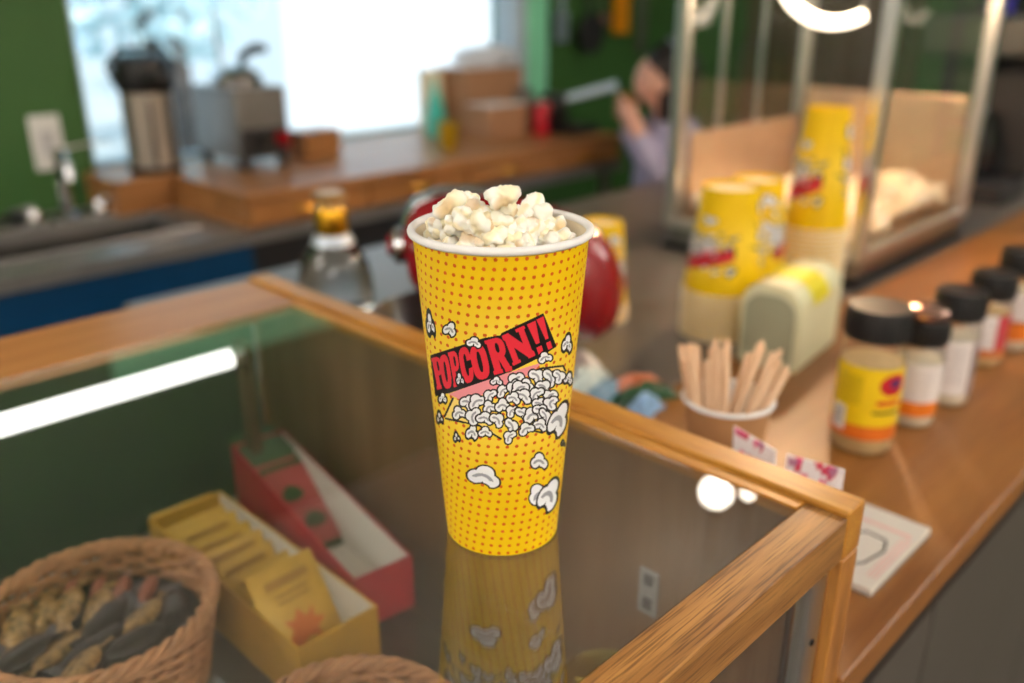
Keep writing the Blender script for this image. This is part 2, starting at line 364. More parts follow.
def graphic(px, py, col, dots):
    """front artwork; px, py measured across the artwork sheet"""
    z = lambda a, b: (420+a/4.553, 300+b/4.553)
    gl = np.exp(-(((px-505)/78)**2+((py-385)/72)**2)**1.5)
    col[:] = col*(1-gl[:, None]*.85)+YELP*gl[:, None]*.85
    col[dots] = DOT*.85+YEL*.15
    x = (px-420)*4.553; y = (py-300)*4.553
    # open box behind the kernels
    for P in ([(112,545),(150,448),(215,470),(290,560),(370,632),(270,572)], [(500,330),(548,312),(652,300),(662,322),(600,395),(560,420)]):
        col[_poly(x, y, P)] = lin((250,222,120))
    for P in ([(118,540),(270,572),(368,632)], [(112,530),(150,448)], [(500,335),(548,312),(652,300),(662,322)], [(540,560),(556,605),(500,590)]):
        for a, b in zip(P[:-1], P[1:]): col[_seg(x, y, a, b) < 4.5] = INK
    col[_poly(x, y, [(128,428),(335,352),(556,284),(512,330),(420,385),(330,420),(192,458)])] = PNK
    col[_poly(x, y, [(46,252),(160,215),(295,172),(366,160),(372,150),(562,60),(622,212),(545,262),(432,318),(345,352),(262,380),(135,424),(96,430),(70,440)])] = INK
    for ch, q in (('P',((50,266),(90,254),(78,410))), ('O',((84,256),(126,243),(108,410))), ('P',((126,240),(166,228),(154,398))), ('C',((168,226),(220,206),(200,386))),
                  ('O',((218,216),(290,192),(255,372))), ('R',((292,186),(376,164),(338,342))), ('N',((372,164),(474,116),(424,300))), ('!',((487,112),(526,94),(532,252))), ('!',((530,90),(562,74),(578,230)))):
        (ax, ay), (bx, by), (cx, cy) = q; e = (bx-ax, by-ay); f = (cx-ax, cy-ay); det = e[0]*f[1]-e[1]*f[0]
        u = ((x-ax)*f[1]-(y-ay)*f[0])/det; v = (e[0]*(y-ay)-e[1]*(x-ax))/det
        col[_letter(ch, u, v)] = REDI
    q = random.Random(5)
    K = [(48,118,17,62,-8),(135,138,27,33,20),(245,197,31,25,10),(182,365,17,34,-10),(348,372,25,21,0),(570,265,29,26,-20),(670,205,21,46,8),(675,362,19,32,15),(103,450,18,28,0),(90,540,14,32,-8),(178,518,27,31,-20),(167,628,14,25,-10),(237,608,25,37,10),(297,605,28,25,0)]
    pile = [(530,350),(590,356),(630,350),(440,366),(482,388),(380,415),(560,400),(595,440),(425,398),(530,430),(455,405),(470,440),(215,470),(262,466),(320,438),(425,450),(318,492),(377,485),(545,478),(600,470),(245,530),(295,542),(420,508),(470,522),(512,528),(350,548),(545,508),(568,532),(548,572),(415,578),(485,590),(410,624)]
    K += [(a, b, 32+q.uniform(-4,5), 29+q.uniform(-4,5), q.uniform(-80,80)) for a, b in pile]
    K += [(628,555,34,82,22)]
    zz = lambda a, b: ((400+a/3.252-420)*4.553, (360+b/3.252-300)*4.553)
    K += [(*zz(273,382),64,44,15), (*zz(453,333),33,37,0), (*zz(455,440),44,44,-30), (*zz(482,446),36,78,24), (*zz(530,272),10,16,0)]
    for i, (cx, cy, rx, ry, an) in enumerate(K):
        rx *= 1.22; ry *= 1.28
        s = max(rx, ry)*1.25; msk = np.where((np.abs(x-cx) < s) & (np.abs(y-cy) < s))[0]
        if not len(msk): continue
        ca, sa = math.cos(R(an)), math.sin(R(an)); dx = x[msk]-cx; dy = y[msk]-cy
        u = (dx*ca+dy*sa)/rx*.92; v = (-dx*sa+dy*ca)/ry*.92+.06; k = min(rx, ry)
        d = np.minimum(np.hypot(u+.42, v-.12)-.58, np.hypot(u-.42, v-.2)-.56); d = np.minimum(d, np.hypot(u, v+.3)-.6)
        d = np.maximum(d, .42-np.hypot(u-.05, v-.98))
        cc = col[msk]; ow = 6.2/k
        cc[d < 0] = INK; cc[d < -ow] = WHT
        cu = np.abs(np.hypot(u+.05, v-.45)-.55); cc[(cu < .11) & (v < .2) & (d < -ow*1.3)] = GRY
        col[msk] = cc
CUPC = (.3605, .3635)
CUPH, RBOT, RTOP = .2062, .037, .0525
def artpos(th, h, r, H):
    """position of a wall point on the flat artwork sheet, in artwork units"""
    X = CUPC[0]+r*np.cos(th); Y = CUPC[1]+r*np.sin(th); Z = 1.0559+h*(CUPH-.004)/H-1.3845
    c, s = math.cos(R(44.5)), math.sin(R(44.5)); fw = X*c+Y*s; rt = X*s-Y*c
    ct, st = math.cos(R(21)), math.sin(R(21)); d = fw*ct-Z*st; up = fw*st+Z*ct
    return 512+880*rt/d, 341.5-880*up/d
TH0 = R(44.5+180)
def cup_wall(rb, rt_, h, fine, coarse, rows, dotted, refr=None):
    th = np.concatenate([np.linspace(-R(104), R(104), fine, endpoint=False), np.linspace(R(104), R(256), coarse, endpoint=False)])
    n = len(th); hs = np.linspace(0, h, rows+1)
    t2, h2 = np.meshgrid(th, hs); r2 = rb+(rt_-rb)*h2/h
    V = np.stack([r2*np.cos(t2+TH0), r2*np.sin(t2+TH0), h2], -1).reshape(-1, 3)
    i = np.arange(rows)[:, None]*n; k = np.arange(n)[None]; k2 = (k+1) % n
    F = np.stack([i+k, i+k2, i+n+k2, i+n+k], -1).reshape(-1, 4)
    me = bpy.data.meshes.new('wall'); me.vertices.add(len(V)); me.vertices.foreach_set('co', V.ravel())
    me.loops.add(F.size); me.loops.foreach_set('vertex_index', F.ravel().astype(np.int32)); me.polygons.add(len(F)); me.polygons.foreach_set('loop_start', (np.arange(len(F))*4).astype(np.int32))
    me.update(calc_edges=True)
    t = t2.ravel(); hh = h2.ravel(); back = t > R(90); ta = np.where(back, t-PI, t)
    col = np.tile(YEL, (len(t), 1))
    rr = RBOT+(RTOP-RBOT)*hh/h
    sl = (RTOP-RBOT)/CUPH; Rr = rr/sl; ph = ta*sl
    U = Rr*np.sin(ph); Vv = Rr*np.cos(ph)-RBOT/sl
    sp = .00575; a = Vv/sp-.35; row = np.round(a); b = (U-row*sp*.14)/sp+.3
    dd = np.hypot((b-np.round(b)), a-row)*sp
    dots = (dd < .00115) if dotted else np.zeros(len(t), bool)
    px, py = artpos(ta+TH0, hh, rr, h)
    graphic(px, py, col, dots)
    at = me.color_attributes.new('Print', 'FLOAT_COLOR', 'POINT')
    at.data.foreach_set('color', np.concatenate([col, np.ones((len(t), 1))], 1).astype(np.float32).ravel())
    return me
def make_cup(name, label, cat, loc, rb, rt_, h, fine, coarse, rows, dotted, group=None, rimmat=None, n=64):
    t = thing(name, label, cat, loc, group=group)
    link('printed_wall', cup_wall(rb, rt_, h-.004, fine, coarse, rows, dotted), printed('cup_print', .45, 0.), t)
    sl = (rt_-rb)/h; rr = .0025
    G().tube([((rt_+.0006)*math.cos(a), (rt_+.0006)*math.sin(a), h-.0022) for a in [2*PI*k/n for k in range(n)]], rr, 10, closed=True).build('rim', rimmat or PAPERW, t)
    G().lathe([(rb-.0006+sl*z-.0004, z) for z in np.linspace(.009, h-.0015, 6)], n, capb=False, capt=False).build('inner_wall', CREAMP, t)
    G().lathe([(rb+sl*.008-.0012, .007), (rb+sl*.009-.0012, .009)], n).build('bottom', CREAMP, t)
    return t
cup = make_cup('popcorn_cup', 'tall yellow red-dotted paper cup full of popcorn standing on the display case glass', 'cup', (*CUPC, ZT-.0001), RBOT, RTOP, CUPH, 760, 260, 540, True, n=96)

# ------------------------------------------------------------------ popcorn pieces
def ico(sub):
    import bmesh
    b = bmesh.new(); bmesh.ops.create_icosphere(b, subdivisions=sub, radius=1); v = np.array([x.co[:] for x in b.verts]); f = [[q.index for q in x.verts] for x in b.faces]; b.free(); return v, f
def kernel_shape(seed, sub):
    q = np.random.RandomState(seed); D, F = ico(sub)
    n = q.randint(8, 12); lob = []
    for i in range(n):
        d = q.normal(size=3); d /= np.linalg.norm(d); lob.append((d*q.uniform(.40,.68), q.uniform(.24,.44)))
    lob.append((np.zeros(3), .5))
    ds = []
    for c, r in lob:
        bq = D @ c; disc = bq**2-(c @ c)+r*r; ds.append(np.where(disc > 0, bq+np.sqrt(np.maximum(disc, 0)), 0))
    ds = np.array(ds); k = 24.; rad = np.log(np.exp(k*ds).sum(0))/k
    fr = [q.normal(size=3)*q.uniform(6, 18) for _ in range(14)]; fp = q.uniform(0, 6, 10)
    P = D*rad[:, None]
    no = sum(np.sin(P @ w+p) for w, p in zip(fr, fp))*.019
    P = D*(rad+no)[:, None]
    # hull fleck: a yellow brown patch of its own on one side of the piece
    hd = q.normal(size=3); hd /= np.linalg.norm(hd); w = np.clip(((D @ hd)-.72)/.2, 0, 1)[:, None]
    bt = np.clip((np.sin(P @ (q.normal(size=3)*3)+1)-.35)/.5, 0, 1)[:, None]*.55
    c0 = np.array(lin((255,251,238))); c1 = np.array(lin((250,230,170))); c2 = np.array(lin((206,156,74)))
    col = c0*(1-bt)+c1*bt; col = col*(1-w*.5)+c2*w*.5
    return P, F, col
def mesh_from(name, P, F, col):
    me = bpy.data.meshes.new(name); me.from_pydata(P.tolist(), [], F); me.update()
    at = me.color_attributes.new('Print', 'FLOAT_COLOR', 'POINT'); at.data.foreach_set('color', np.concatenate([col, np.ones((len(P), 1))], 1).astype(np.float32).ravel()); return me
POPM = printed('popcorn_flesh', .7, 0.)
pb = POPM.node_tree.nodes['Principled BSDF']; pb.inputs['Subsurface Weight'].default_value = .15; pb.inputs['Subsurface Scale'].default_value = .003; pb.inputs['Subsurface Radius'].default_value = (1, .75, .45)
KM = []
for s in range(7):
    P, F, c = kernel_shape(s+3, 4); KM.append(mesh_from('popcorn_piece', P, F, c)); KM[-1].materials.append(POPM); KM[-1].polygons.foreach_set('use_smooth', [True]*len(F))
KPOS = [(0.3291, 0.3736, 1.2787, 1.15), (0.3275, 0.366, 1.2707, 1.15), (0.3479, 0.411, 1.2522, 1.0), (0.3339, 0.3744, 1.2567, 1.0), (0.3319, 0.3535, 1.2807, 1.15), (0.3213, 0.3419, 1.2762, 1.15), (0.3263, 0.3455, 1.2627, 1.0), (0.3344, 0.3366, 1.2907, 1.15), (0.3399, 0.345, 1.2767, 1.15), (0.3433, 0.3439, 1.2827, 1.15), (0.3684, 0.3555, 1.2687, 1.15), (0.3926, 0.3674, 1.2687, 1.15), (0.3887, 0.3567, 1.2627, 1.15), (0.3469, 0.3419, 1.2667, 1.0), (0.3684, 0.3445, 1.2607, 1.0), (0.3507, 0.3549, 1.2547, 1.0), (0.3421, 0.3339, 1.2607, 1.0), (0.3611, 0.3376, 1.2547, 1.0), (0.3807, 0.3401, 1.2537, 1.0), (0.4238, 0.3691, 1.2522, 1.0), (0.4004, 0.3427, 1.2522, 1.0), (0.3861, 0.3418, 1.2587, 1.0), (0.3507, 0.3814, 1.2767, 1.15), (0.3352, 0.3874, 1.2647, 1.0), (0.3459, 0.3769, 1.2547, 1.0), (0.3405, 0.3921, 1.2517, 1.0), (0.3939, 0.3564, 1.2587, 1.0), (0.3313, 0.3425, 1.2687, 1.0), (0.3632, 0.3479, 1.2647, 1.0), (0.3221, 0.3522, 1.2767, 1.15)]
zr = ZT+CUPH
for k in range(54):                                   # the bed under the heap
    a = rnd.uniform(0, 2*PI); rr = .0455*math.sqrt(rnd.random()); KPOS.append((CUPC[0]+rr*math.cos(a), CUPC[1]+rr*math.sin(a), zr-.009+rnd.uniform(-.005, .005)+.010*(1-rr/.0455), 1.))
for i, (x, y, z, s) in enumerate(KPOS):
    if i < 30: x += .002; y += .002; z -= .004
    o = bpy.data.objects.new('popcorn_piece', KM[i % 7]); C.objects.link(o); o.location = (x, y, z)
    o.rotation_euler = (rnd.uniform(0,6), rnd.uniform(0,6), rnd.uniform(0,6)); k = s*.0097*rnd.uniform(.9,1.15); o.scale = (k,k,k)
    rr = math.hypot(x-CUPC[0], y-CUPC[1]); lim = (.0495 if z < zr+.006 else .052)-k
    if rr > lim: o.location = (CUPC[0]+(x-CUPC[0])*lim/rr, CUPC[1]+(y-CUPC[1])*lim/rr, z)
    tag(o, 'topmost popcorn piece crowning the heap in the tall yellow cup' if i == 7 else 'fluffy cream popcorn piece heaped in the tall yellow cup', 'popcorn', 'popcorn in the yellow cup')

# ------------------------------------------------------------------ inside the case: boxes, baskets, tin
ZS = .8305
def carton(name, label, loc, rz, w, l, h, outer, inner, hb=None):
    t = thing(name, label, 'box', loc, rz); hb = hb or h; th = .002; a, b = w/2, l/2
    G().box(-a+th, a-th, -b+th, b-th, 0, .002).build('base', inner, t, smooth=False)
    for s in (-1, 1):
        P = [(-b, 0), (b, 0), (b, hb), (-b, h)]
        G().prism(P, s*a-th*(s > 0), s*a+th*(s < 0), 0).build('side_panel', outer, t, smooth=False)
        G().prism([(-b+th, .002), (b-th, .002), (b-th, hb-.001), (-b+th, h-.001)], s*(a-th)-.0006, s*(a-th)+.0006, 0).build('inner_face', inner, t, smooth=False)
    G().box(-a+th, a-th, -b, -b+th, 0, h).build('front_panel', outer, t, smooth=False)
    G().box(-a+th, a-th, b-th, b, 0, hb).build('back_panel', outer, t, smooth=False)
    return t
GOLD = M('gold_card', (214,164,50), .45, var=.08, scale=30); BOXW = M('carton_inner_white', (232,226,214), .7, var=.02)
REDC = M('red_card', (190,44,56), .45, var=.1, scale=25)
carton('gold_carton', 'long open gold carton of gold packets inside the display case', (.330, .666, ZS), 0, .080, .276, .064, GOLD, BOXW)
carton('red_carton', 'long open red and white carton of green packets inside the display case', (.428, .712, ZS), -6.5, .064, .276, .058, REDC, BOXW, .085)
def packet_mesh(w, h, th, name, n=8):
    g = G()
    vs = []; fs = []
    for sgn in (-1, 1):
        for j in range(n+1):
            for i in range(n+1):
                u, v = i/n, j/n; puff = th/2*min(1, 3.2*min(u, 1-u, v, 1-v)+.08)
                vs.append(((u-.5)*w, sgn*puff, v*h))
    m = (n+1)**2
    for s in (0, 1):
        for j in range(n):
            for i in range(n):
                a = s*m+j*(n+1)+i; q = (a, a+1, a+n+2, a+n+1); fs.append(q if s == 0 else q[::-1])
    for j in range(n):
        for (a, b) in ((j, j+1), (n*(n+1)+j, n*(n+1)+j+1), (j*(n+1), (j+1)*(n+1)), (j*(n+1)+n, (j+1)*(n+1)+n)): fs.append((a, b, b+m, a+m))
    return g.add(vs, fs)
FOILG = M('gold_foil_paper', (222,178,66), .38, var=.12, scale=50, metal=.15); FOILD = M('gold_print', (186,138,46), .5)
ORG = M('orange_print', (226,120,30), .5)
pk0 = None
for i in range(8):
    y = .785-i*.026
    t = thing('tea_packet', 'gold paper packet standing in the gold carton, number %s from the back of the row' % ('first','second','third','fourth','fifth','sixth','seventh','frontmost')[i] if False else ('gold paper packet standing in the gold carton, %s' % ('furthest at the back','second from the back','third from the back','fourth from the back','fourth from the front','third from the front','second from the front','frontmost with an orange picture')[i]), 'packet', (.330+rnd.uniform(-.002,.002), y, ZS+.003), 0, 'gold packets in the gold carton')
    t.rotation_euler = (R(-34 if i == 7 else -24-i*1.2), 0, R(rnd.uniform(-3,3)))
    if i == 7: t.location.y = .562; 
    h = .062+ (.030 if i == 7 else rnd.uniform(-.002,.005)) + i*.001
    packet_mesh(.068, h, .006, 'p').build('pouch', FOILG, t)
    G().box(-.022, .022, -.0036, -.0030, h*.80, h*.88).build('printed_band', FOILD, t, smooth=False)
    if i == 7:
        P = [(-.020,.010),(-.012,.020),(-.018,.030),(-.008,.027),(-.002,.036),(.004,.026),(.013,.033),(.011,.022),(.021,.019),(.010,.012),(.012,.004),(.0,.009),(-.010,.004)]
        G().prism([(a, b+.020) for a, b in P], -.0037, -.0031, 1).build('printed_picture', ORG, t, smooth=False)
        for zz in (.070, .064): G().box(-.016, .016, -.0037, -.0031, zz, zz+.003).build('printed_line', FOILD, t, smooth=False)
GRP = M('green_packet_paper', (58,84,48), .45, var=.15, scale=40); PKP = M('rose_print', (186,84,84), .5, var=.1, scale=30)
ct, st_ = math.cos(R(-6.5)), math.sin(R(-6.5))
for i in range(6):
    ly = .122-i*.016; x = .428-ly*st_; y = .712+ly*ct
    t = thing('tea_packet', 'green and rose packet standing in the red carton, %s' % ('furthest at the back','second from the back','third from the back','third from the front','second from the front','frontmost with a leaf picture')[i], 'packet', (x, y, ZS+.003), -6.5, 'green packets in the red carton')
    t.rotation_euler = (R(-22-i*2.5-(22 if i == 5 else 0)), 0, R(-6.5))
    h = .092+(.030 if i == 5 else .0)
    if i == 5: t.location.y -= .045
    packet_mesh(.054, h, .006, 'p').build('pouch', GRP, t)
    G().box(-.024, .024, -.0036, -.0030, .008, h-.014).build('printed_field', PKP, t, smooth=False)
    if i == 5:
        for (cx, cz) in ((-.004, .075), (.006, .038)):
            G().prism([(cx+.012*math.cos(a)*(1-.3*math.sin(a)), cz+.010*math.sin(a)) for a in [2*PI*k/14 for k in range(14)]], -.0042, -.0036, 1).build('printed_leaf', GRP, t, smooth=False)
WICK = M('wicker', (196,142,98), .65, var=.22, scale=90); WICKD = M('wicker_dark', (170,116,76), .7, var=.2, scale=90)
def basket(label, loc, Rt, Rb, h):
    t = thing('wicker_basket', label, 'basket', loc); ns = 30
    for k in range(ns):
        a = 2*PI*k/ns; G().tube([((Rb+.001)*math.cos(a), (Rb+.001)*math.sin(a), .003), (Rt*math.cos(a), Rt*math.sin(a), h)], .0016, 5).build('stake', WICKD, t)
    rows = 15
    for j in range(rows):
        z = .004+j*(h-.010)/(rows-1); r = Rb+(Rt-Rb)*z/h; ph = (j % 2)*PI
        G().tube([((r+.0026*math.cos(ns/2*a+ph))*math.cos(a), (r+.0026*math.cos(ns/2*a+ph))*math.sin(a), z) for a in [2*PI*k/120 for k in range(120)]], .0026, 6, closed=True).build('weave_strand', WICK, t)
    for s in range(3):
        G().tube([((Rt+.004*math.cos(14*a+s*2.09))*math.cos(a), (Rt+.004*math.cos(14*a+s*2.09))*math.sin(a), h+.001+.004*math.sin(14*a+s*2.09)) for a in [2*PI*k/168 for k in range(168)]], .0032, 6, closed=True).build('rim_braid', WICK, t)
    G().lathe([(Rb, 0), (Rb, .004)], 40).build('base', WICKD, t)
    return t
basket('round wicker basket of dark wrapped candies left of the gold carton', (.186, .662, ZS), .091, .074, .090)
basket('round wicker basket in front of the gold carton at the photo bottom edge', (.258, .415, ZS), .084, .068, .066)
WRD = M('dark_candy_wrapper', (46,36,34), .3, var=.25, scale=60); WRG = M('gold_candy_wrapper', (158,124,76), .32, var=.75, scale=170, metal=.3); WRB = M('brown_caramel', (150,84,60), .45, var=.15, scale=60)
CLR = glass('clear_film', (.9,.9,.92), .1, .12)
# dark lining sheet under the candies
tag(G().lathe([(.0, .03), (.06, .032), (.078, .050), (.0805, .060)], 24).build('lining_sheet', M('black_tissue', (30,28,30), .5, var=.2), loc=(.186, .662, ZS+.004)), 'black tissue lining under the candies in the left basket', 'tissue')
def candy(label, x, y, z, rz, L, m, tiltx=0, kind='bar'):
    t = thing('wrapped_candy', label, 'candy', (x, y, z), rz, 'candies in the left basket'); t.rotation_euler = (R(tiltx), 0, R(rz))
    g = G(); n = 12; vs = []
    g.tube([(-L/2+L*k/10, 0, 0) for k in range(11)], [.0055*min(1, .35+2.6*min(k, 10-k)/10) for k in range(11)], 10, rx=(2.1 if m is not WRB else 1.2)).build('wrapper', m, t)
    for s in (-1, 1):
        P = []
        for k in range(7): P.append((s*(L/2+.009+(.0015 if k % 2 else 0)), -.010+.0033*k))
        G().prism([(s*(L/2-.002), -.004)]+P+[(s*(L/2-.002), .004)], -.0006, .0006, 2).build('twist_end', m if m is not WRB else CLR, t, smooth=False)
    return t
for i, (dx, dy, rz, L, m, lab) in enumerate([
    (-.052, .030, 68, .050, WRG, 'gold wrapped candy at the back left of the left basket'), (-.030, .040, 62, .050, WRG, 'gold wrapped candy second along the back of the left basket'),
    (-.012, .030, 60, .050, WRG, 'gold wrapped candy in the middle of the left basket, upper row'), (.006, .014, 58, .050, WRG, 'gold wrapped candy in the middle of the left basket, lower row'),
    (-.002, .052, 60, .036, WRB, 'brown caramel candy furthest back in the left basket'), (.016, .042, 58, .036, WRB, 'brown caramel candy second from the back of the left basket'), (.032, .028, 56, .036, WRB, 'brown caramel candy third from the back of the left basket'), (.046, .008, 50, .036, WRB, 'brown caramel candy nearest the gold carton'),
    (-.060, -.004, 20, .050, WRD, 'dark wrapped candy at the left side of the left basket'), (-.036, -.010, 24, .052, WRG, 'gold speckled candy at the left front of the left basket'),
    (-.014, -.030, 15, .060, WRD, 'dark wrapped candy across the front of the left basket'), (.026, -.022, 30, .058, WRG, 'dull gold flat candy at the front right of the left basket'),
    (.052, -.028, 70, .048, WRD, 'dark wrapped candy at the right side of the left basket'), (-.034, -.052, 40, .050, WRG, 'gold wrapped candy nearest the front edge of the left basket'), (.004, -.006, 35, .052, WRD, 'dark wrapped candy in the very middle of the left basket'), (.030, .000, 70, .046, WRD, 'dark wrapped candy between the caramels and the front right candy'), (.010, -.050, 5, .050, WRD, 'dark wrapped candy low at the front of the left basket'), (-.066, .014, 85, .046, WRD, 'dark wrapped candy at the far left rim of the left basket')]):
    candy(lab, .186+dx, .662+dy, ZS+.078+rnd.uniform(-.003,.005), rz, L, m, rnd.uniform(-10,10))
for i, (dx, dy, rz) in enumerate([(.02,.03,20), (-.02,.035,80), (.045,.0,120)]):
    t = candy('dark wrapped candy lying low in the front basket, %s' % ('at the back','at the left','at the right')[i], .258+dx, .415+dy, ZS+.022, rz, .05, WRD); t['group'] = 'candies in the front basket'
t = thing('gold_tin', 'round tin with a shiny gold lid inside the front corner of the case', 'tin', (.437, .325, ZS))
GT = M('tin_gold', (206,186,104), .25, 1., .05)
G().lathe([(.037, 0), (.0375, .002), (.0375, .052)], 40).build('body', M('tin_pale_yellow', (206,196,130), .35, var=.08), t)
G().lathe([(.039, .046), (.040, .048), (.040, .062), (.037, .066), (.033, .063), (.0, .063)], 40, capb=False).build('lid', GT, t)
for k in range(3):
    a = k*2.09; G().tube([(.004*math.cos(a), .004*math.sin(a), .0635), (.026*math.cos(a), .026*math.sin(a), .0635)], .002, 6).build('embossed_rib', GT, t)
o = G().rbox((0,0,.003), (.07,.06,.003), Matrix.Rotation(0,3,'Z')).build('paper_card', M('pale_blue_card', (170,200,205), .6), loc=(.462, .885, ZS+.0), smooth=False)
o.location = (.395, .858, .7315); tag(o, 'pale blue card lying behind the red carton', 'card')

# ------------------------------------------------------------------ service counter and steel table
t = thing('service_counter', 'long wooden counter with grey cabinet doors beside the display case', 'counter', (1.9, .4, 0))
def rb(name, m, d, bev=.003, par=None): 
    return box_(name, m, par or t, (d[0]-t.location.x, d[1]-t.location.x, d[2]-t.location.y, d[3]-t.location.y, d[4], d[5]), bev)
rb('counter_top', CNT, (.5595, 3.3, .195, .612, .870, .900))
rb('edge_shade_band', M('edge_shade', (46,38,30), .5), (.5595, 3.3, .198, .21, .848, .8695), .001)  # dark strip standing in for the shadow below the counter edge
CABM = M('grey_laminate', (84,78,70), .45, var=.06, scale=8)
rb('cabinet_body', M('cabinet_side', (90,84,76), .5), (.57, 3.3, .232, .60, .10, .847))
rb('toe_kick', BLACK, (.57, 3.3, .26, .60, .0, .0995), 0)
for a, b in ((.575, .842), (.848, 1.36), (1.366, 1.88), (1.886, 2.4)):
    d = rb('door', CABM, (a, b, .215, .2315, .11, .844))
t = thing('steel_table', 'stainless steel work table behind the wooden counter', 'table', (1.7, 1.05, 0))
rb('table_top', M('table_steel', (126,120,114), .35, .5, .06, 20), (.5595, 2.95, .614, 1.50, .862, .898), .004)
for x in (.62, 2.88):
    for y in (.68, 1.44): G().tube([(x-1.7, y-1.05, 0), (x-1.7, y-1.05, .8615)], .019, 12).build('leg', STEEL, t)
rb('under_shelf', STEELD, (.62, 2.88, .68, 1.44, .25, .265), .002)

# ------------------------------------------------------------------ popcorn machine
MX0, MX1, MY0, MY1 = 1.53, 2.07, .625, 1.055; ZB = .8985
t = thing('popcorn_machine', 'glass sided popcorn machine with aluminium posts and a warm lamp', 'popcorn machine', ((MX0+MX1)/2, (MY0+MY1)/2, ZB))
def mb(name, m, d, bev=.002, par=None):
    c = t.location; return box_(name, m, par or t, (d[0]-c.x, d[1]-c.x, d[2]-c.y, d[3]-c.y, d[4]-c.z, d[5]-c.z), bev)
mb('base', STEEL, (MX0+.01, MX1-.01, MY0+.01, MY1-.01, ZB+.012, .945), .004)
mb('foot_rail', BLACK, (MX0, MX1, MY0, MY1, ZB, ZB+.0118), .002)
for x in (MX0, MX1-.026):
    for y in (MY0, MY1-.026): mb('post', ALU, (x, x+.026, y, y+.026, .9455, 1.56), .003)
mb('canopy', RED, (MX0-.01, MX1+.01, MY0-.01, MY1+.01, 1.56, 1.64), .006)
mb('sill', ALU, (MX0, MX0+.02, MY0+.027, MY1-.027, .9455, .965)); mb('sill', ALU, (MX0+.027, MX1-.027, MY0, MY0+.02, .9455, .965))
for d in ((MX0+.009, MX0+.013, MY0+.027, MY1-.027, .966, 1.556), (MX1-.013, MX1-.009, MY0+.027, MY1-.027, .966, 1.556), (MX0+.027, MX1-.027, MY0+.009, MY0+.013, .966, 1.556), (MX0+.027, MX1-.027, MY1-.013, MY1-.009, .966, 1.556)): mb('glass_pane', GLASSC, d, 0)
WARMS = M('warm_steel_panel', (190,170,150), .42, .85, .06, 20)
mb('kick_panel', WARMS, (MX1-.024, MX1-.016, MY0+.03, MY1-.03, .946, 1.20), .002)
mb('kick_panel', WARMS, (MX0+.05, MX1-.03, MY1-.024, MY1-.016, .946, 1.135), .002)
for xx in (1.70, 1.86): mb('door_stile', ALU, (xx, xx+.016, MY1-.008, MY1-.0005, .966, 1.556), .002)
KX, KY = 1.92, .95
k = G().lathe([(.0,1.44-ZB), (.07,1.445-ZB), (.08,1.46-ZB), (.082,1.51-ZB), (.085,1.52-ZB)], 32, (KX-t.location.x, KY-t.location.y, 0)).build('kettle', CHROME, t)
G().tube([(KX-t.location.x, KY-t.location.y, 1.52-ZB), (KX-t.location.x, KY-t.location.y, 1.5595-ZB)], .012, 10).build('kettle_hanger', STEEL, k)
HT = lampmat('heat_tube_glow', (1, .82, .62), 6.)
G().tube([(1.850+.701*.128*math.cos(a)-t.location.x, .883-.713*.128*math.cos(a)-t.location.y, 1.476+.128*math.sin(a)-ZB) for a in np.linspace(R(200), R(298), 24)], .012, 10).build('heat_tube', HT, t, label='glowing curved heat lamp under the kettle')
for a in (R(200), R(298)): G().tube([(1.850+.701*.128*math.cos(a)-t.location.x, .883-.713*.128*math.cos(a)-t.location.y, z-ZB) for z in (1.476+.128*math.sin(a)+.013, 1.5595)], .004, 6).build('lamp_holder', STEEL, t)
G().ball((1.72-t.location.x, .80-t.location.y, 1.50-ZB), .030).build('heat_bulb', lampmat('heat_bulb_glow', (1, .68, .38), 650.), t, label='warm bulb under the canopy')
# heap inside
P0, F0, c0 = kernel_shape(11, 2); vs = []; fs = []; cs = []; q = np.random.RandomState(4); nv = len(P0)
for i in range(560):
    x = q.uniform(MX0+.04, MX1-.045); y = q.uniform(MY0+.04, MY1-.045)
    zt = .050*math.exp(-((x-1.9)/.16)**2-((y-.75)/.16)**2)+.035*math.exp(-((x-1.62)/.12)**2-((y-.98)/.12)**2)+.018*math.sin(x*23)*math.sin(y*19)+.02
    a = q.uniform(0, 6, 3); rm = np.array(Matrix.Rotation(a[0],3,'X') @ Matrix.Rotation(a[1],3,'Y') @ Matrix.Rotation(a[2],3,'Z'))
    vs.append(P0 @ rm.T*.017+np.array([x-t.location.x, y-t.location.y, .9475-ZB+.014+zt*q.uniform(.5,1)])); fs += [[k+i*nv for k in f] for f in F0]; cs.append(c0)
hp = link('popcorn_heap', mesh_from('popcorn_heap', np.concatenate(vs), fs, np.concatenate(cs)), POPM, t); hp['kind'] = 'stuff'

# ------------------------------------------------------------------ paper cup stacks
def cup_stack(base, n, pitch, rb_, rt_, h, kind_label, group, rz=0., name='paper_cup'):
    proto = make_cup(name, kind_label % 'topmost', 'cup', (0,0,0), rb_, rt_, h, 150, 60, 90, False, group, CREAMP, 40)
    for i in range(n+1):
        o = proto if i == n else copy_tree(proto)
        o.location = (base[0], base[1], base[2]+h+i*pitch); o.rotation_euler = (R(180), 0, R(rz+i*0))
        if i < n: o['label'] = kind_label % 'nested below the top'
cup_stack((1.168, .686, .8985), 9, .0078, .043, .061, .162, 'upside down yellow tub in short stack behind napkin dispenser, %s', 'short stack of yellow tubs', 205)
cup_stack((1.456, .684, .8985), 15, .0080, .037, .054, .2037, 'upside down yellow cup in tall stack by popcorn machine, %s', 'tall stack of yellow cups', 190)
cup_stack((1.300, .715, .8985), 8, .0078, .040, .056, .160, 'upside down yellow tub in rear stack mostly hidden, %s', 'rear stack of yellow tubs', 150)
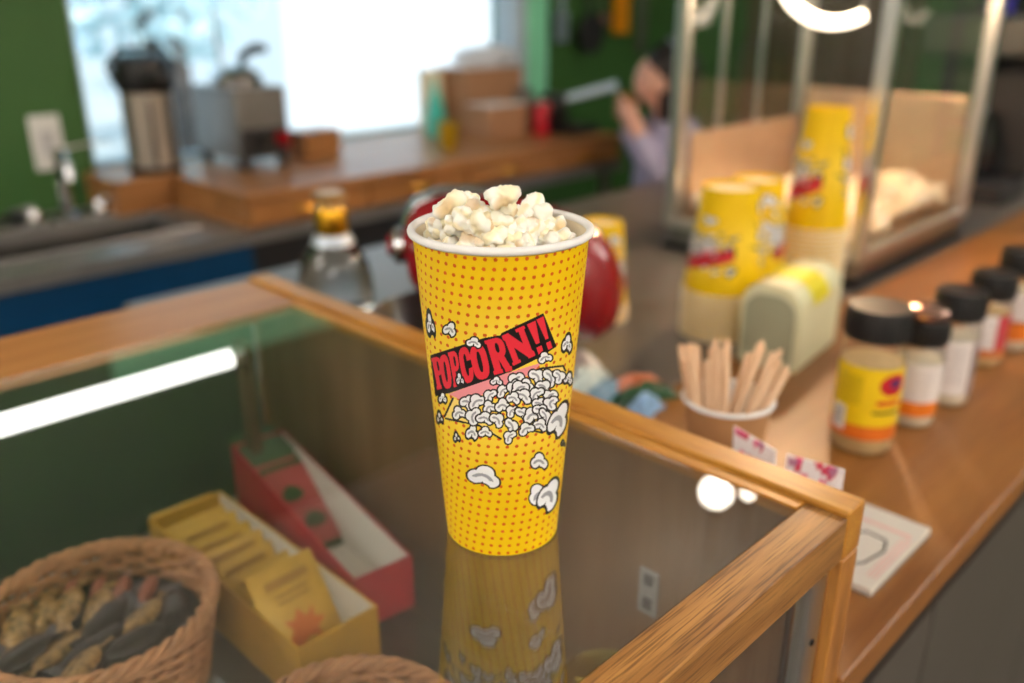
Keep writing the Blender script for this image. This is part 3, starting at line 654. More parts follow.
cup_stack((1.085, .862, .8985), 3, .0078, .031, .043, .140, 'upside down yellow cup in the little stack by red mixer, %s', 'little stack of yellow cups', 170)

# ------------------------------------------------------------------ napkin dispenser
t = thing('napkin_dispenser', 'pale cream round topped napkin dispenser with a yellow sticker on the counter', 'dispenser', (1.162, .566, .9003), 7)
def arch(w, h, r, n=10):
    P = [(-w/2, 0), (w/2, 0), (w/2, h-r)]+[(w/2-r+r*math.cos(a), h-r+r*math.sin(a)) for a in np.linspace(0, PI/2, n)[1:]]+[(-w/2+r-r*math.sin(a), h-r+r*math.cos(a)) for a in np.linspace(0, PI/2, n)]
    P.append((-w/2, h-r)) if abs(P[-1][1]-(h-r)) > 1e-6 else None
    return P
CRM = M('pale_cream_enamel', (222,220,180), .4, var=.05, coat=.2)
G().prism(arch(.088, .122, .034), -.083, .083, 0).build('body', CRM, t, bevel=.002)
G().prism(arch(.074, .108, .028), -.086, -.0831, 0).build('face_plate', M('grey_green_plate', (160,160,132), .5, var=.06), t)
A = arch(.0892, .1226, .0346); A = [p for p in A if p[1] > .055]
ST = M('yellow_sticker', (228,216,40), .4, var=.08)
vs = [(x, a*1.006, b+.0004) for x in (-.040, .026) for a, b in A]; n = len(A)
G().add(vs, [(i, i+1, n+i+1, n+i) for i in range(n-1)]).build('sticker', ST, t, label='yellow sticker wrapped over the top')

# ------------------------------------------------------------------ stirrer cup and stirrers
t = thing('kraft_cup', 'brown kraft paper cup holding wooden stirrers', 'cup', (.742, .418, .9003))
KR = M('kraft_paper', (176,128,84), .7, var=.06, scale=60)
G().lathe([(.031, 0), (.031, .003), (.0315, .003), (.0445, .106)], 48, capt=False).build('wall', KR, t)
G().lathe([(.0305, .004), (.0437, .106)], 48, capt=False).build('inner_wall', PAPERW, t)
G().tube([(.0455*math.cos(a), .0455*math.sin(a), .107) for a in [2*PI*k/48 for k in range(48)]], .0022, 8, closed=True).build('rim', PAPERW, t)
STW = wood('stirrer_wood', (228,190,150), (244,212,178), 2, 8, 200, .08, rough=.6, coat=0)
g = G(); P = [(-.003, 0), (.003, 0), (.003, .146)]+[(.003*math.cos(a), .146+.003*math.sin(a)) for a in np.linspace(0, PI, 7)[1:-1]]+[(-.003, .146)]
smesh = G().prism(P, -.0007, .0007, 1).build('wooden_stirrer', STW, smooth=False)
for i in range(44):
    left = i < 26
    o = smesh if i == 0 else smesh.copy()
    if i: C.objects.link(o)
    f = rnd.random(); w = rnd.uniform(-.016, .016)
    # two bundles leaning to opposite sides of the cup
    ub, ut = (-.019+.024*f, -.054+.056*f) if left else (-.012+.010*f, .014+.048*f)
    rr = Vector((.701, -.713, 0)); ff = Vector((.713, .701, 0))
    pb_ = Vector((.742, .418, .906))+rr*ub+ff*w; pt_ = Vector((.742, .418, .906+.158))+rr*ut+ff*w*1.5
    d = (pt_-pb_).normalized(); ax = (rr-d*rr.dot(d)).normalized(); ay = d.cross(ax)
    rot = Matrix((ax, ay, d)).transposed() @ Matrix.Rotation(rnd.uniform(-.45, .45), 3, 'Z')
    sc = rnd.uniform(.98, 1.10); o.matrix_world = Matrix.Translation(pb_) @ rot.to_4x4() @ Matrix.Diagonal((1, 1, sc, 1))
    tag(o, 'flat wooden stirrer in the kraft cup, %s bundle' % ('left leaning' if left else 'right leaning'), 'stirrer', 'stirrers in the left bundle' if left else 'stirrers in the right bundle')

# ------------------------------------------------------------------ candy bags standing by the case, notepad, wrappers
BAGW = M('white_bag_paper', (240,232,234), .5, var=.03); PINK = M('pink_print', (222,70,128), .5, var=.1)
for i, (x, y, rz, h, w, lab) in enumerate([(.622, .314, -108, .145, .050, 'white paper bag with pink hearts standing behind the case, left one'), (.626, .266, -80, .141, .046, 'white paper bag with pink hearts standing behind the case, right one')]):
    t = thing('candy_bag', lab, 'bag', (x, y, .9003), rz, 'candy bags beside the case'); t.rotation_euler = (R(4), 0, R(rz))
    o = packet_mesh(w, h, .022, 'b', 44).build('pouch', printed('bag_print', .5, 0.), t)
    q = random.Random(i+2); P = np.array([v.co[:] for v in o.data.vertices]); c = np.tile(np.array(lin((240,232,234))), (len(P), 1))
    for k in range(60):
        u, z, r, sd = q.uniform(-w/2, w/2), h-q.random()*.075, q.uniform(.0022, .0042), q.choice((-1, 1)); dx = (P[:,0]-u)/r; dz = (P[:,2]-z)/r
        m_ = (dx**2+(dz-.5*np.abs(dx))**2 < 1) & (P[:,1]*sd > 0); c[m_] = lin(q.choice(((222,70,128), (226,110,150), (206,60,90), (180,120,150))))
    at = o.data.color_attributes.new('Print', 'FLOAT_COLOR', 'POINT'); at.data.foreach_set('color', np.concatenate([c, np.ones((len(P), 1))], 1).astype(np.float32).ravel())
t = thing('notepad', 'white notepad with a grey hexagon drawing on the wooden counter', 'notepad', (.742, .262, .9003), 0)
G().box(-.068, .068, -.038, .040, 0, .0075).build('page_block', M('note_paper', (206,198,186), .7, var=.03), t, bevel=.0006, smooth=False)
G().box(-.069, .069, -.039, .041, -.0001, .001).build('backing_card', M('grey_card', (110,104,100), .7), t, smooth=False)
HEX = [(-.030,-.004), (-.016,-.018), (.016,-.022), (.034,-.010), (.030,.012), (-.010,.022)]
HEX = [(-.046,-.006), (-.034,-.016), (-.004,-.022), (.016,-.016), (.018,.004), (-.004,.020), (-.036,.016)]
G().tube([(a, b, .0077) for a, b in HEX], .0011, 5, closed=True).build('drawn_hexagon', M('grey_ink', (90,86,84), .6), t)
PI_ = M('pink_ink', (222,168,160), .6)
for k in range(4): G().box(-.050, .030+.008*(k % 2), -.028-.002*k if False else -.034+.0035*k, -.0328+.0035*k, .0074, .0078).build('ruled_line', PI_, t, smooth=False) if k < 3 else None
G().box(.036, .040, -.03, .03, .0074, .0078).build('margin_line', PI_, t, smooth=False)
WR = [((.858,.700),30,.075,.05,(206,222,214),'pale green crumpled wrapper behind the case'), ((.900,.742),70,.07,.03,(232,228,220),'white folded wrapper under the red mixer'), ((.842,.655),15,.08,.035,(120,160,180),'blue grey crumpled wrapper behind the case'),
      ((.885,.640),-25,.085,.022,(206,120,84),'orange brown bar wrapper on the steel table'), ((.868,.612),-20,.09,.026,(48,84,52),'dark green bar wrapper behind the case'), ((.842,.590),10,.05,.03,(140,178,214),'light blue wrapper nearest the kraft cup'), ((.812,.735),50,.07,.04,(226,222,190),'cream crumpled wrapper furthest left behind the case')]
for i, (p, rz, L, w, col, lab) in enumerate(WR):
    z0 = .8985 if p[1] > .614 else .9003; q = random.Random(i); n = 9; vs = []; fs = []
    for s in (1, 0):
        for j in range(n):
            for k in range(n):
                u, v = k/(n-1), j/(n-1); e = min(u, 1-u, v, 1-v)*2
                vs.append(((u-.5)*L+q.uniform(-.002,.002), (v-.5)*w+q.uniform(-.002,.002), s*(.004+.026*e**.5*(.6+.4*q.random())) if True else 0))
    m = n*n
    for s in (0, 1):
        for j in range(n-1):
            for k in range(n-1):
                a = s*m+j*n+k; f = (a, a+1, a+n+1, a+n); fs.append(f if s == 0 else f[::-1])
    for j in range(n-1):
        for (a, b) in ((j, j+1), ((n-1)*n+j, (n-1)*n+j+1), (j*n, (j+1)*n), (j*n+n-1, (j+1)*n+n-1)): fs.append((a, b, b+m, a+m))
    o = G().add(vs, fs).build('candy_wrapper', M('wrapper_%d' % i, col, .3, var=.2, scale=40), loc=(p[0], p[1], z0)); o.rotation_euler = (0, 0, R(rz)); tag(o, lab, 'wrapper', 'wrappers behind the case')

# ------------------------------------------------------------------ seasoning jars
def label_mesh(r, z0, z1, th0, span, fn, nu=120, nv=90):
    u, v = np.meshgrid(np.linspace(0, 1, nu), np.linspace(0, 1, nv)); th = R(th0)+(u-.5)*R(span)
    V = np.stack([r*np.cos(th), r*np.sin(th), z0+(z1-z0)*v], -1).reshape(-1, 3)
    F = [(j*nu+i, j*nu+i+1, (j+1)*nu+i+1, (j+1)*nu+i) for j in range(nv-1) for i in range(nu-1)]
    col = fn(u.ravel(), v.ravel()); return mesh_from('label', V, F, col)
def lab_yellow(u, v):
    c = np.tile(np.array(lin((232,196,22))), (len(u), 1))
    c[v < .17] = lin((222,112,34)); c[(v > .17) & (v < .20)] = lin((206,90,30))
    b = (u > .06) & (u < .22) & (v < .42) & (v > .08); c[b] = lin((232,226,220))
    c[b & (np.sin(u*420) > .1) & (v > .13) & (v < .38) & (u > .08) & (u < .20)] = lin((50,48,46))
    for k in range(9): c[(u > .10) & (u < .34) & (np.abs(v-.50-.045*k) < .009)] = lin((178,150,24))
    c[((u-.60)/.13)**2+((v-.78)/.15)**2 < 1] = lin((196,36,48)); c[((u-.62)/.06)**2+((v-.80)/.06)**2 < 1] = lin((70,50,110))
    c[(u > .47) & (u < .72) & (np.abs(v-.53) < .035)] = lin((206,60,36)); c[(u > .44) & (u < .72) & (np.abs(v-.40) < .025)] = lin((70,64,30))
    return c
def lab_white(seed):
    def fn(u, v):
        c = np.tile(np.array(lin((226,218,214))), (len(u), 1))
        for k in range(12): c[(u > .2) & (u < .55) & (np.abs(v-.2-.06*k) < .012)] = lin((186,176,176))
        if seed == 1: c[v < .28] = lin((224,120,30))
        if seed == 2: c[(u > .6)] = lin((140,120,120))
        if seed == 3: c[(u > .5)] = lin((190,60,70)); c[v < .2] = lin((190,110,60))
        if seed == 4: c[v < .36] = lin((216,116,34)); c[(v > .36) & (v < .42)] = lin((150,80,40))
        return c
    return fn
POWD = M('seasoning_powder', (206,176,128), .8, var=.12, scale=60); JCL = glass('jar_plastic', (.93,.93,.9), .05, .05)
def jar(label, x, y, r, h, lab, capm, powm, ch=.036, lz=(.16, .80)):
    t = thing('seasoning_jar', label, 'jar', (x, y, .9003), group='seasoning jars on the counter'); hb = h-ch
    G().lathe([(r*.92, 0), (r, .004), (r, hb-.016), (r*.93, hb-.004), (r*.90, hb)], 40).build('jar_body', JCL, t)
    G().lathe([(r*.90, .003), (r*.955, .006), (r*.955, hb*.80)], 40).build('seasoning', powm, t)
    link('label', label_mesh(r+.0005, hb*lz[0], hb*lz[1], 226, 215, lab), printed('label_print', .4, .2), t)
    c = G().lathe([(r*.96, hb+.0005), (r*1.0, hb+.002), (r*1.0, h-.004), (r*.96, h)], 40).build('cap', capm, t)
    for k in range(28):
        a = 2*PI*k/28; G().tube([(r*1.0*math.cos(a), r*1.0*math.sin(a), hb+.004), (r*1.0*math.cos(a), r*1.0*math.sin(a), h-.006)], .0011, 4).build('cap_ridge', capm, c, smooth=False)
    return t
jar('large seasoning jar with a yellow label and black cap, nearest on the counter', .946, .356, .0350, .172, lab_yellow, BLACK, POWD)
t = jar('slim seasoning jar with white and orange label beside the large yellow labelled jar', 1.052, .340, .027, .135, lab_white(1), BLACK, M('pale_powder', (222,208,186), .8), .030)
G().lathe([(.022, .136), (.024, .139), (.024, .147), (.020, .150)], 24).build('chrome_cap', M('rosy_chrome', (220,180,165), .2, 1.), t)
jar('white labelled seasoning jar with a black cap, third along the counter', 1.146, .334, .030, .150, lab_white(2), BLACK, M('pale_powder', (222,208,186), .8))
jar('seasoning jar with a red and white label, fourth along the counter', 1.318, .346, .029, .134, lab_white(3), BLACK, POWD)
jar('seasoning jar with a white and orange label, furthest along the counter', 1.412, .338, .030, .150, lab_white(4), BLACK, M('pale_powder', (222,208,186), .8))

# ------------------------------------------------------------------ red mixer and bottle
t = thing('stand_mixer', 'red stand mixer with chrome trim behind the popcorn cup', 'mixer', (.795, .785, .8985), -45.5)
def loft(sec, n=28):
    vs = []; fs = []
    for x, cz, ry, rz_ in sec:
        for k in range(n): a = 2*PI*k/n; vs.append((x, ry*math.cos(a), cz+rz_*math.sin(a)))
    for j in range(len(sec)-1):
        for k in range(n): fs.append((j*n+k, j*n+(k+1)%n, (j+1)*n+(k+1)%n, (j+1)*n+k))
    fs += [tuple(range(n)), tuple((len(sec)-1)*n+k for k in range(n-1,-1,-1))]; return G().add(vs, fs)
hd = loft([(-.135,.190,.020,.022), (-.130,.190,.042,.048), (-.115,.188,.056,.066), (-.07,.182,.066,.080), (0,.170,.070,.088), (.07,.150,.069,.086), (.115,.138,.060,.076), (.138,.132,.042,.052), (.149,.130,.015,.02)]).build('head', RED, t, label='glossy red rounded head')
G().tube([(x, -.0675 if abs(x) < .08 else -.060, z) for x, z in ((-.12,.205),(-.07,.20),(0,.186),(.07,.166))], .004, 6).build('trim_band', CHROME, hd)
G().tube([(x, 0, z) for x, z in ((-.134,.222),(-.120,.248),(-.085,.263),(-.03,.262))], .008, 8, rx=2.2).build('trim_spine', CHROME, hd)
G().lathe([(.020,0),(.024,.004),(.024,.014),(.016,.020)], 24).xf(Matrix.Translation((-.134,0,.192)) @ Matrix.Rotation(R(-90),4,'Y')).build('hub_cap', CHROME, hd)
G().lathe([(.014,0),(.014,.004)], 20).xf(Matrix.Translation((-.1545,0,.192)) @ Matrix.Rotation(R(-90),4,'Y')).build('hub_knob', RED, hd)
loft([(-.005,.06,.02,.05),(.015,.07,.045,.07),(.045,.07,.045,.07),(.062,.06,.02,.05)]).build('column', RED, t)
G().box(-.15,.065,-.075,.075,.0,.03).build('foot', RED, t, bevel=.012)
G().lathe([(.045,.0305),(.052,.034),(.075,.06),(.084,.10),(.086,.104)], 36, (-.095,0,0), capt=False).build('bowl', STEEL, t)
G().tube([(-.095,0,.125),(-.095,0,.06)], .007, 8).build('beater_shaft', STEEL, t)
t = thing('glass_bottle', 'clear glass bottle with a gold stopper behind the back rail of the case', 'bottle', (.80, 1.20, .8985))
BG = M('bottle_glass', (238,242,246), .03, var=.01, trans=1.)
G().lathe([(.056,0),(.062,.004),(.063,.03),(.062,.055),(.056,.082),(.045,.104),(.033,.118),(.026,.130),(.0,.131)], 40).build('body', BG, t)
G().lathe([(.0335,.1175),(.036,.119),(.029,.134),(.027,.135)], 32, capb=False, capt=False).build('neck_collar', M('pale_label', (196,206,216), .35, .3), t)
GOLDM = M('gold_metal', (214,160,40), .25, .9, .06)
G().lathe([(.026,.135),(.027,.137),(.027,.172),(.023,.178)], 32).build('stopper', GOLDM, t)
G().lathe([(.018,.178),(.016,.184),(.026,.190),(.028,.197),(.022,.203)], 32).build('stopper_top', M('amber_cap', (180,140,84), .3, .4), t)

# ------------------------------------------------------------------ window side: sink, drawers, appliances
t = thing('sink_counter', 'stainless steel sink counter with a blue front panel below the window', 'sink', (.35, 2.4, 0))
ZK = .82
g = G(); a0, a1, b0, b1 = .56-.35, 1.07-.35, 2.23-2.4, 2.52-2.4
X0, X1, Y0, Y1 = -1.3-.35, 2.74-.35, 2.095-2.4, 2.718-2.4
g.box(X0, a0, Y0, Y1, ZK-.035, ZK).box(a1, X1, Y0, Y1, ZK-.035, ZK).box(a0, a1, Y0, b0, ZK-.035, ZK).box(a0, a1, b1, Y1, ZK-.035, ZK)
g.build('counter_top', M('sink_steel', (150,148,146), .35, .55, .06, 20), t, smooth=False)
G().box(a0-.004, a0, b0, b1, ZK-.2, ZK-.0355).box(a1, a1+.004, b0, b1, ZK-.2, ZK-.0355).box(a0, a1, b0-.004, b0, ZK-.2, ZK-.0355).box(a0, a1, b1, b1+.004, ZK-.2, ZK-.0355).box(a0, a1, b0, b1, ZK-.204, ZK-.2).build('basin', STEELD, t, smooth=False)
G().tube([(a0-.006, b0-.006, ZK+.004), (a1+.006, b0-.006, ZK+.004), (a1+.006, b1+.006, ZK+.004), (a0-.006, b1+.006, ZK+.004)], .006, 6, closed=True).build('basin_rim', CHROME, t)
G().box(X0, 1.15-.35, 2.108-2.4, 2.118-2.4, .10, ZK-.0355).build('front_panel', M('deep_blue_panel', (4,62,104), .4, var=.08), t, smooth=False, label='deep blue front panel')
G().box(1.16-.35, 2.05-.35, 2.13-2.4, 2.70-2.4, .04, ZK-.0355).build('under_cabinet', DARK, t, smooth=False)
for x in (2.70,): G().tube([(x-.35, 2.15-2.4, 0), (x-.35, 2.15-2.4, ZK-.0355)], .02, 10).build('leg', STEEL, t)
t = thing('faucet', 'chrome sink faucet with a curved spout', 'faucet', (.86, 2.585, ZK+.0005))
G().lathe([(.03,0),(.03,.012),(.018,.02),(.016,.10)], 24).build('base', CHROME, t)
G().tube([(0,0,.09),(0,-.005,.15),(-.01,-.03,.19),(-.02,-.09,.195),(-.025,-.13,.17),(-.025,-.14,.13)], .012, 10).build('spout', CHROME, t)
for s in (-1, 1):
    G().lathe([(.022,0),(.022,.03),(.014,.045)], 20, (s*.09,0,0)).build('valve', CHROME, t)
    G().tube([(s*.09,0,.045),(s*.15,-.03,.05)], .008, 8).build('handle', CHROME, t)
t = thing('dish_brush', 'dark dish brush lying behind the sink', 'brush', (.70, 2.62, ZK+.001), 20)
G().tube([(-.11,0,.02),(.02,0,.02),(.05,0,.02)], [.008,.009,.015], 10).build('handle', BLACK, t); G().box(.03,.09,-.02,.02,.002,.035).build('bristle_head', DARK, t, bevel=.006)
# windowsill ledge and raised drawer unit
struct(box_('trim_4', WCW, None, (.97, 1.134, 2.50, YW+.06, .895, .92), .003))
struct(box_('wall_sill_support', WCW, None, (.97, 1.134, 2.515, 2.7195, .8205, .8945), .002)).name = 'trim_5'
t = thing('drawer_counter', 'raised wooden counter with drawers and brass pulls under the window', 'counter', (1.935, 2.4, .8203))
rb('counter_top', WCW, (1.135, 2.74, 2.088, YW-.001, .898-.8203+.0, .92-.8203), .003)
rb('carcass', WCW, (1.145, 2.73, 2.115, 2.715, 0, .8975-.8203), .002)
BR = M('brass', (200,150,70), .3, 1., .06)
for i in range(4):
    xa = 1.15+i*.395; d = rb('drawer', WCW, (xa, xa+.385, 2.098, 2.1145, .006, .073), .003)
    cx = xa+.19-1.935
    G().tube([(cx+.045*math.cos(a), 2.098-2.4-.004-.012*abs(math.sin(a)), .040-.016*math.sin(a)*0+.0) for a in np.linspace(0, PI, 9)], .009, 8).build('pull', BR, d)
# airpot
t = thing('airpot', 'tall steel airpot with a black pump lid on the windowsill', 'airpot', (1.135, 2.60, .9205))
AS = M('airpot_steel', (186,176,166), .3, .75, .05)
G().lathe([(.072,0),(.076,.004),(.076,.018)], 36).build('base_ring', BLACK, t)
G().lathe([(.0735,.0185),(.0735,.225),(.070,.228)], 36).build('body', AS, t)
for a in (200, 250, 300): G().box(.0738*math.cos(R(a))-.004,.0738*math.cos(R(a))+.004,.0738*math.sin(R(a))-.004,.0738*math.sin(R(a))+.004,.03,.21).build('body_seam', DARK, t, smooth=False)
l_ = G().lathe([(.074,.2285),(.080,.24),(.082,.285),(.078,.315),(.060,.328),(.0,.332)], 36).build('lid', BLACK, t)
G().box(-.03,.03,-.125,-.06,.255,.29).build('spout', BLACK, l_, bevel=.01)
G().tube([(-.08,0,.25),(-.10,0,.30),(-.06,0,.345),(.06,0,.345),(.10,0,.30),(.08,0,.25)], .008, 8).build('carry_handle', BLACK, l_)
# food warmer
t = thing('food_warmer', 'grey steel countertop food warmer with a domed lid in front of the window', 'warmer', (1.388, 2.53, .9205))
WS = M('warmer_steel', (128,126,124), .4, .5, .08, 10)
G().box(-.085,.085,-.13,.13,.03,.235).build('housing', WS, t, bevel=.006)
for x in (-.065,.065):
    for y in (-.11,.11): G().lathe([(.014,0),(.016,.03)], 16, (x,y,0)).build('foot', BLACK, t)
G().box(-.078,.078,-.142,-.1305,.035,.12).build('control_panel', DARK, t, bevel=.003)
for x, m in ((-.02, BLACK), (.05, RED)): G().lathe([(.024,0),(.022,.02)], 20).xf(Matrix.Translation((x,-.1425,.085 if m is BLACK else .085)) @ Matrix.Rotation(R(90),4,'X')).build('knob' if m is BLACK else 'pilot_light', m, t)
G().lathe([(.079,.2355),(.081,.245),(.081,.255)], 36).build('well_rim', CHROME, t)
ld = G().lathe([(.077,.2555),(.068,.275),(.04,.29),(.0,.294)], 36).build('lid', CHROME, t)
G().tube([(.02,0,.29),(.03,0,.32),(.07,-.01,.34),(.10,-.02,.335)], [.010,.014,.016,.012], 10).build('lid_handle', BLACK, ld)
G().tube([(-.03,.03,.285),(-.035,.035,.46)], .005, 8).build('ladle_handle', CHROME, t)
t = thing('wooden_box', 'small tan wooden box beside the food warmer', 'box', (1.62, 2.50, .9205), 8)
G().box(-.075,.075,-.05,.05,0,.075).build('body', WCW, t, bevel=.003); G().box(-.077,.077,-.052,.052,.0755,.085).build('lid', WCW, t, bevel=.002)
# things on the right of the window counter
KRB = M('cardboard', (170,126,92), .8, var=.06, scale=20)
t = thing('amber_cup', 'small mustard yellow cup on the window counter', 'cup', (2.02, 2.29, .9205))
G().lathe([(.026,0),(.028,.003),(.038,.088),(.036,.088),(.026,.006)], 28).build('body', M('mustard_plastic', (170,136,10), .3), t); G().tube([(.038*math.cos(a),.038*math.sin(a),.088) for a in [2*PI*k/28 for k in range(28)]], .002, 6, closed=True).build('rim', M('mustard_plastic', (170,136,10), .3), t)
t = thing('spray_bottle', 'teal tapered squeeze bottle by the window', 'bottle', (2.20, 2.56, .9205))
G().lathe([(.035,0),(.038,.005),(.036,.09),(.018,.15),(.013,.165)], 24).build('body', M('teal_plastic', (60,196,180), .35), t); G().lathe([(.012,.1655),(.010,.185),(.003,.22)], 16).build('nozzle', M('teal_plastic', (60,196,180), .35), t)
def crate(name, label, x, y, rz, w, d, h, m, topm):
    t = thing(name, label, 'box', (x, y, .9205), rz)
    G().box(-w/2,w/2,-d/2,d/2,0,h).build('body', m, t, bevel=.003)
    G().box(-w/2+.002,-.002,-d/2,d/2,h+.0005,h+.004).build('flap', topm, t, smooth=False); G().box(.002,w/2-.002,-d/2,d/2,h+.0005,h+.004).build('flap', topm, t, smooth=False)
    return t
t = crate('cardboard_box', 'tall brown cardboard box standing by the window', 2.46, 2.60, 0, .30, .18, .235, KRB, PAPERW)
t = crate('cardboard_box', 'low cardboard box with a white lid in front of the tall brown box', 2.36, 2.40, 0, .19, .14, .115, KRB, PAPERW)
t = thing('paper_roll', 'cream paper towel roll standing beside the brown boxes', 'paper roll', (2.262, 2.655, .9205))
G().lathe([(.05,0),(.05,.23),(.02,.23),(.02,.0)], 28, capb=False, capt=False).build('roll', CREAMP, t); G().lathe([(.0195,.001),(.0195,.229)], 20, capb=False, capt=False).build('core', KRB, t)
t = thing('plastic_bag', 'white plastic bag slumped on top of the tall brown box', 'bag', (2.50, 2.60, 1.1605))
q = np.random.RandomState(3); P, F = ico(3); P = P*np.array([.15,.085,.045])*(1+.12*np.sin(P @ q.normal(size=(3,))*7)+.1*np.sin(P @ q.normal(size=(3,))*11))[:,None]; P[:,2] = np.maximum(P[:,2], -.03)+.03
me = bpy.data.meshes.new('bag'); me.from_pydata(P.tolist(), [], F); link('sack', me, M('thin_white_plastic', (225,230,240), .3, var=.04), t)
t = thing('red_can', 'red can with a black band on the window counter', 'can', (2.50, 2.30, .9205))
G().lathe([(.030,0),(.032,.003),(.032,.11),(.028,.118)], 28).build('body', M('red_can_paint', (206,36,56), .3), t); G().box(.005,.034,-.034,.0,.02,.09).build('band', BLACK, t, bevel=.003); G().lathe([(.026,.1185),(.026,.124)], 24).build('lid', ALU, t)
t = thing('paper_trimmer', 'steel trimmer with a pale blue raised handle at the counter end', 'trimmer', (2.63, 2.28, .9205), 0)
G().box(-.07,.07,-.10,.12,0,.03).build('base', DARK, t, bevel=.004); G().box(-.05,.0,.0,.10,.0305,.14).build('block', STEELD, t, bevel=.004)
G().tube([(-.03,.03,.12), (.04,-.03,.14), (.14,-.12,.175)], [.014,.016,.018], 10).build('handle', M('pale_blue_handle', (200,222,240), .25), t)
t = thing('steel_pitcher', 'small steel pitcher behind the red can', 'pitcher', (2.60, 2.50, .9205))
G().lathe([(.045,0),(.05,.02),(.048,.09),(.038,.13),(.042,.15)], 28, capt=False).build('body', STEEL, t); G().tube([(.045,0,.13),(.08,0,.11),(.08,0,.05),(.05,0,.03)], .006, 8).build('handle', STEEL, t)
# wall plate with cable
t = thing('wall_switch', 'white wall plate with a switch beside the window', 'switch', (.883, YW-.001, 1.015))
G().box(-.042,.042,-.008,0,-.075,.078).build('plate', WHITE, t, bevel=.004); G().box(-.018,.018,-.012,-.0082,-.032,.034).build('rocker', M('grey_rocker', (190,190,192), .4), t, bevel=.002)
G().tube([(.042,-.006,-.02),(.08,-.008,-.015),(.12,-.008,-.012),(.174,-.006,-.012)], .004, 6).build('cable', WHITE, t)
o = thing('wall_picture', 'small framed orange picture on the green wall at the left edge', 'picture', (.70, YW-.001, 1.42))
G().box(-.12,.088,-.018,0,-.09,.2).build('frame', M('dark_wood_frame', (96,60,34), .5), o, bevel=.003); G().box(-.10,.07,-.020,-.0182,-.07,.18).build('print', M('orange_picture', (206,120,60), .6, var=.2), o, smooth=False)
# utensils on the wall
struct(box_('trim_6', M('dark_peg_rail', (50,46,40), .5), None, (2.99, 3.72, YW-.02, YW, 1.52, 1.55), .003))
def hang(name, label, x, m, parts):
    t = thing(name, label, 'utensil', (x, YW-.045, 1.52)); 
    G().tube([(0,.024,0),(0,-.004,-.004),(0,-.008,.012)], .003, 6).build('hook', DARK, t)
    for n_, g_, m_ in parts: g_.build(n_, m_, t, bevel=0)
hang('spatula', 'pale steel spatula hanging on the green wall', 3.03, None, [('blade', G().box(-.04,.04,-.002,.002,-.29,-.17), M('pale_steel', (170,190,205), .35, .6)), ('handle', G().tube([(0,0,-.17),(0,0,-.02)], .009, 8), M('pale_steel', (170,190,205), .35, .6))])
hang('frying_pan', 'dark frying pan hanging between the spatula and the orange paddle', 3.20, None, [('pan', G().lathe([(.07,0),(.085,.03)], 28).xf(Matrix.Translation((0,0,-.26)) @ Matrix.Rotation(R(90),4,'X')), DARK), ('handle', G().tube([(0,-.01,-.18),(0,-.005,-.01)], .01, 8), BLACK)])
hang('paddle', 'orange paddle hanging on the green wall', 3.44, None, [('blade', G().box(-.055,.055,-.006,.006,-.265,-.06), M('orange_plastic', (226,148,16), .45)), ('handle', G().tube([(0,0,-.06),(0,0,-.005)], .01, 8), M('orange_plastic', (226,148,16), .45))])
hang('tongs', 'dark tongs hanging nearest the popcorn machine', 3.60, None, [('arm', G().tube([(-.01,0,-.01),(-.03,0,-.18),(-.012,0,-.36)], .008, 8), STEELD), ('arm', G().tube([(.01,0,-.01),(.03,0,-.18),(.012,0,-.36)], .008, 8), STEELD)])
hang('ladle', 'small rosy ladle hanging beside the frying pan', 3.31, None, [('bowl', G().ball((0,-.01,-.20), (.03,.02,.025)), M('rosy_metal', (150,110,100), .4, .5)), ('handle', G().tube([(0,0,-.18),(0,0,-.01)], .006, 8), STEELD)])

# ------------------------------------------------------------------ background right: brewer, shelf, bottle
t = thing('drink_brewer', 'dark drink brewer with a hose standing beyond the popcorn machine', 'brewer', (2.62, .80, .8985))
G().box(-.16,.16,-.13,.13,0,.05).build('base', DARK, t, bevel=.006); G().box(.02,.16,-.13,.13,.0505,.36).build('column', DARK, t, bevel=.01)
G().box(-.16,.16,-.13,.13,.3605,.46).build('head', M('slate_enamel', (62,66,66), .4), t, bevel=.015)
G().lathe([(.05,.052),(.065,.07),(.07,.16),(.05,.22),(.045,.23)], 28, (-.07,0,0)).build('carafe', glass('smoked_glass', (.35,.38,.4), .08), t)
G().tube([(-.10,-.13,.40),(-.14,-.17,.36),(-.15,-.19,.2),(-.12,-.18,.03)], .011, 8).build('hose', M('grey_hose', (120,122,124), .5), t)
t = thing('blue_bottle', 'deep blue bottle standing on the dark brewer', 'bottle', (2.60, .80, 1.359))
G().lathe([(.030,0),(.033,.004),(.033,.09),(.014,.12),(.013,.15)], 24).build('body', M('cobalt_plastic', (44,44,140), .3), t); G().lathe([(.015,.1505),(.015,.17)], 20).build('cap', M('pale_blue_cap', (130,160,190), .4), t)
t = thing('wire_rack', 'dark metal shelf rack against the far right wall', 'shelf', (4.2, .6, 0))
for x in (-.22,.22):
    for y in (-.7,.7): G().box(x-.015,x+.015,y-.015,y+.015,0,2.1).build('upright', DARK, t, smooth=False)
for z in (.4,.9,1.35,1.8): G().box(-.235,.235,-.715,.715,z,z+.025).build('shelf_board', STEELD if z < 1 else DARK, t, smooth=False)
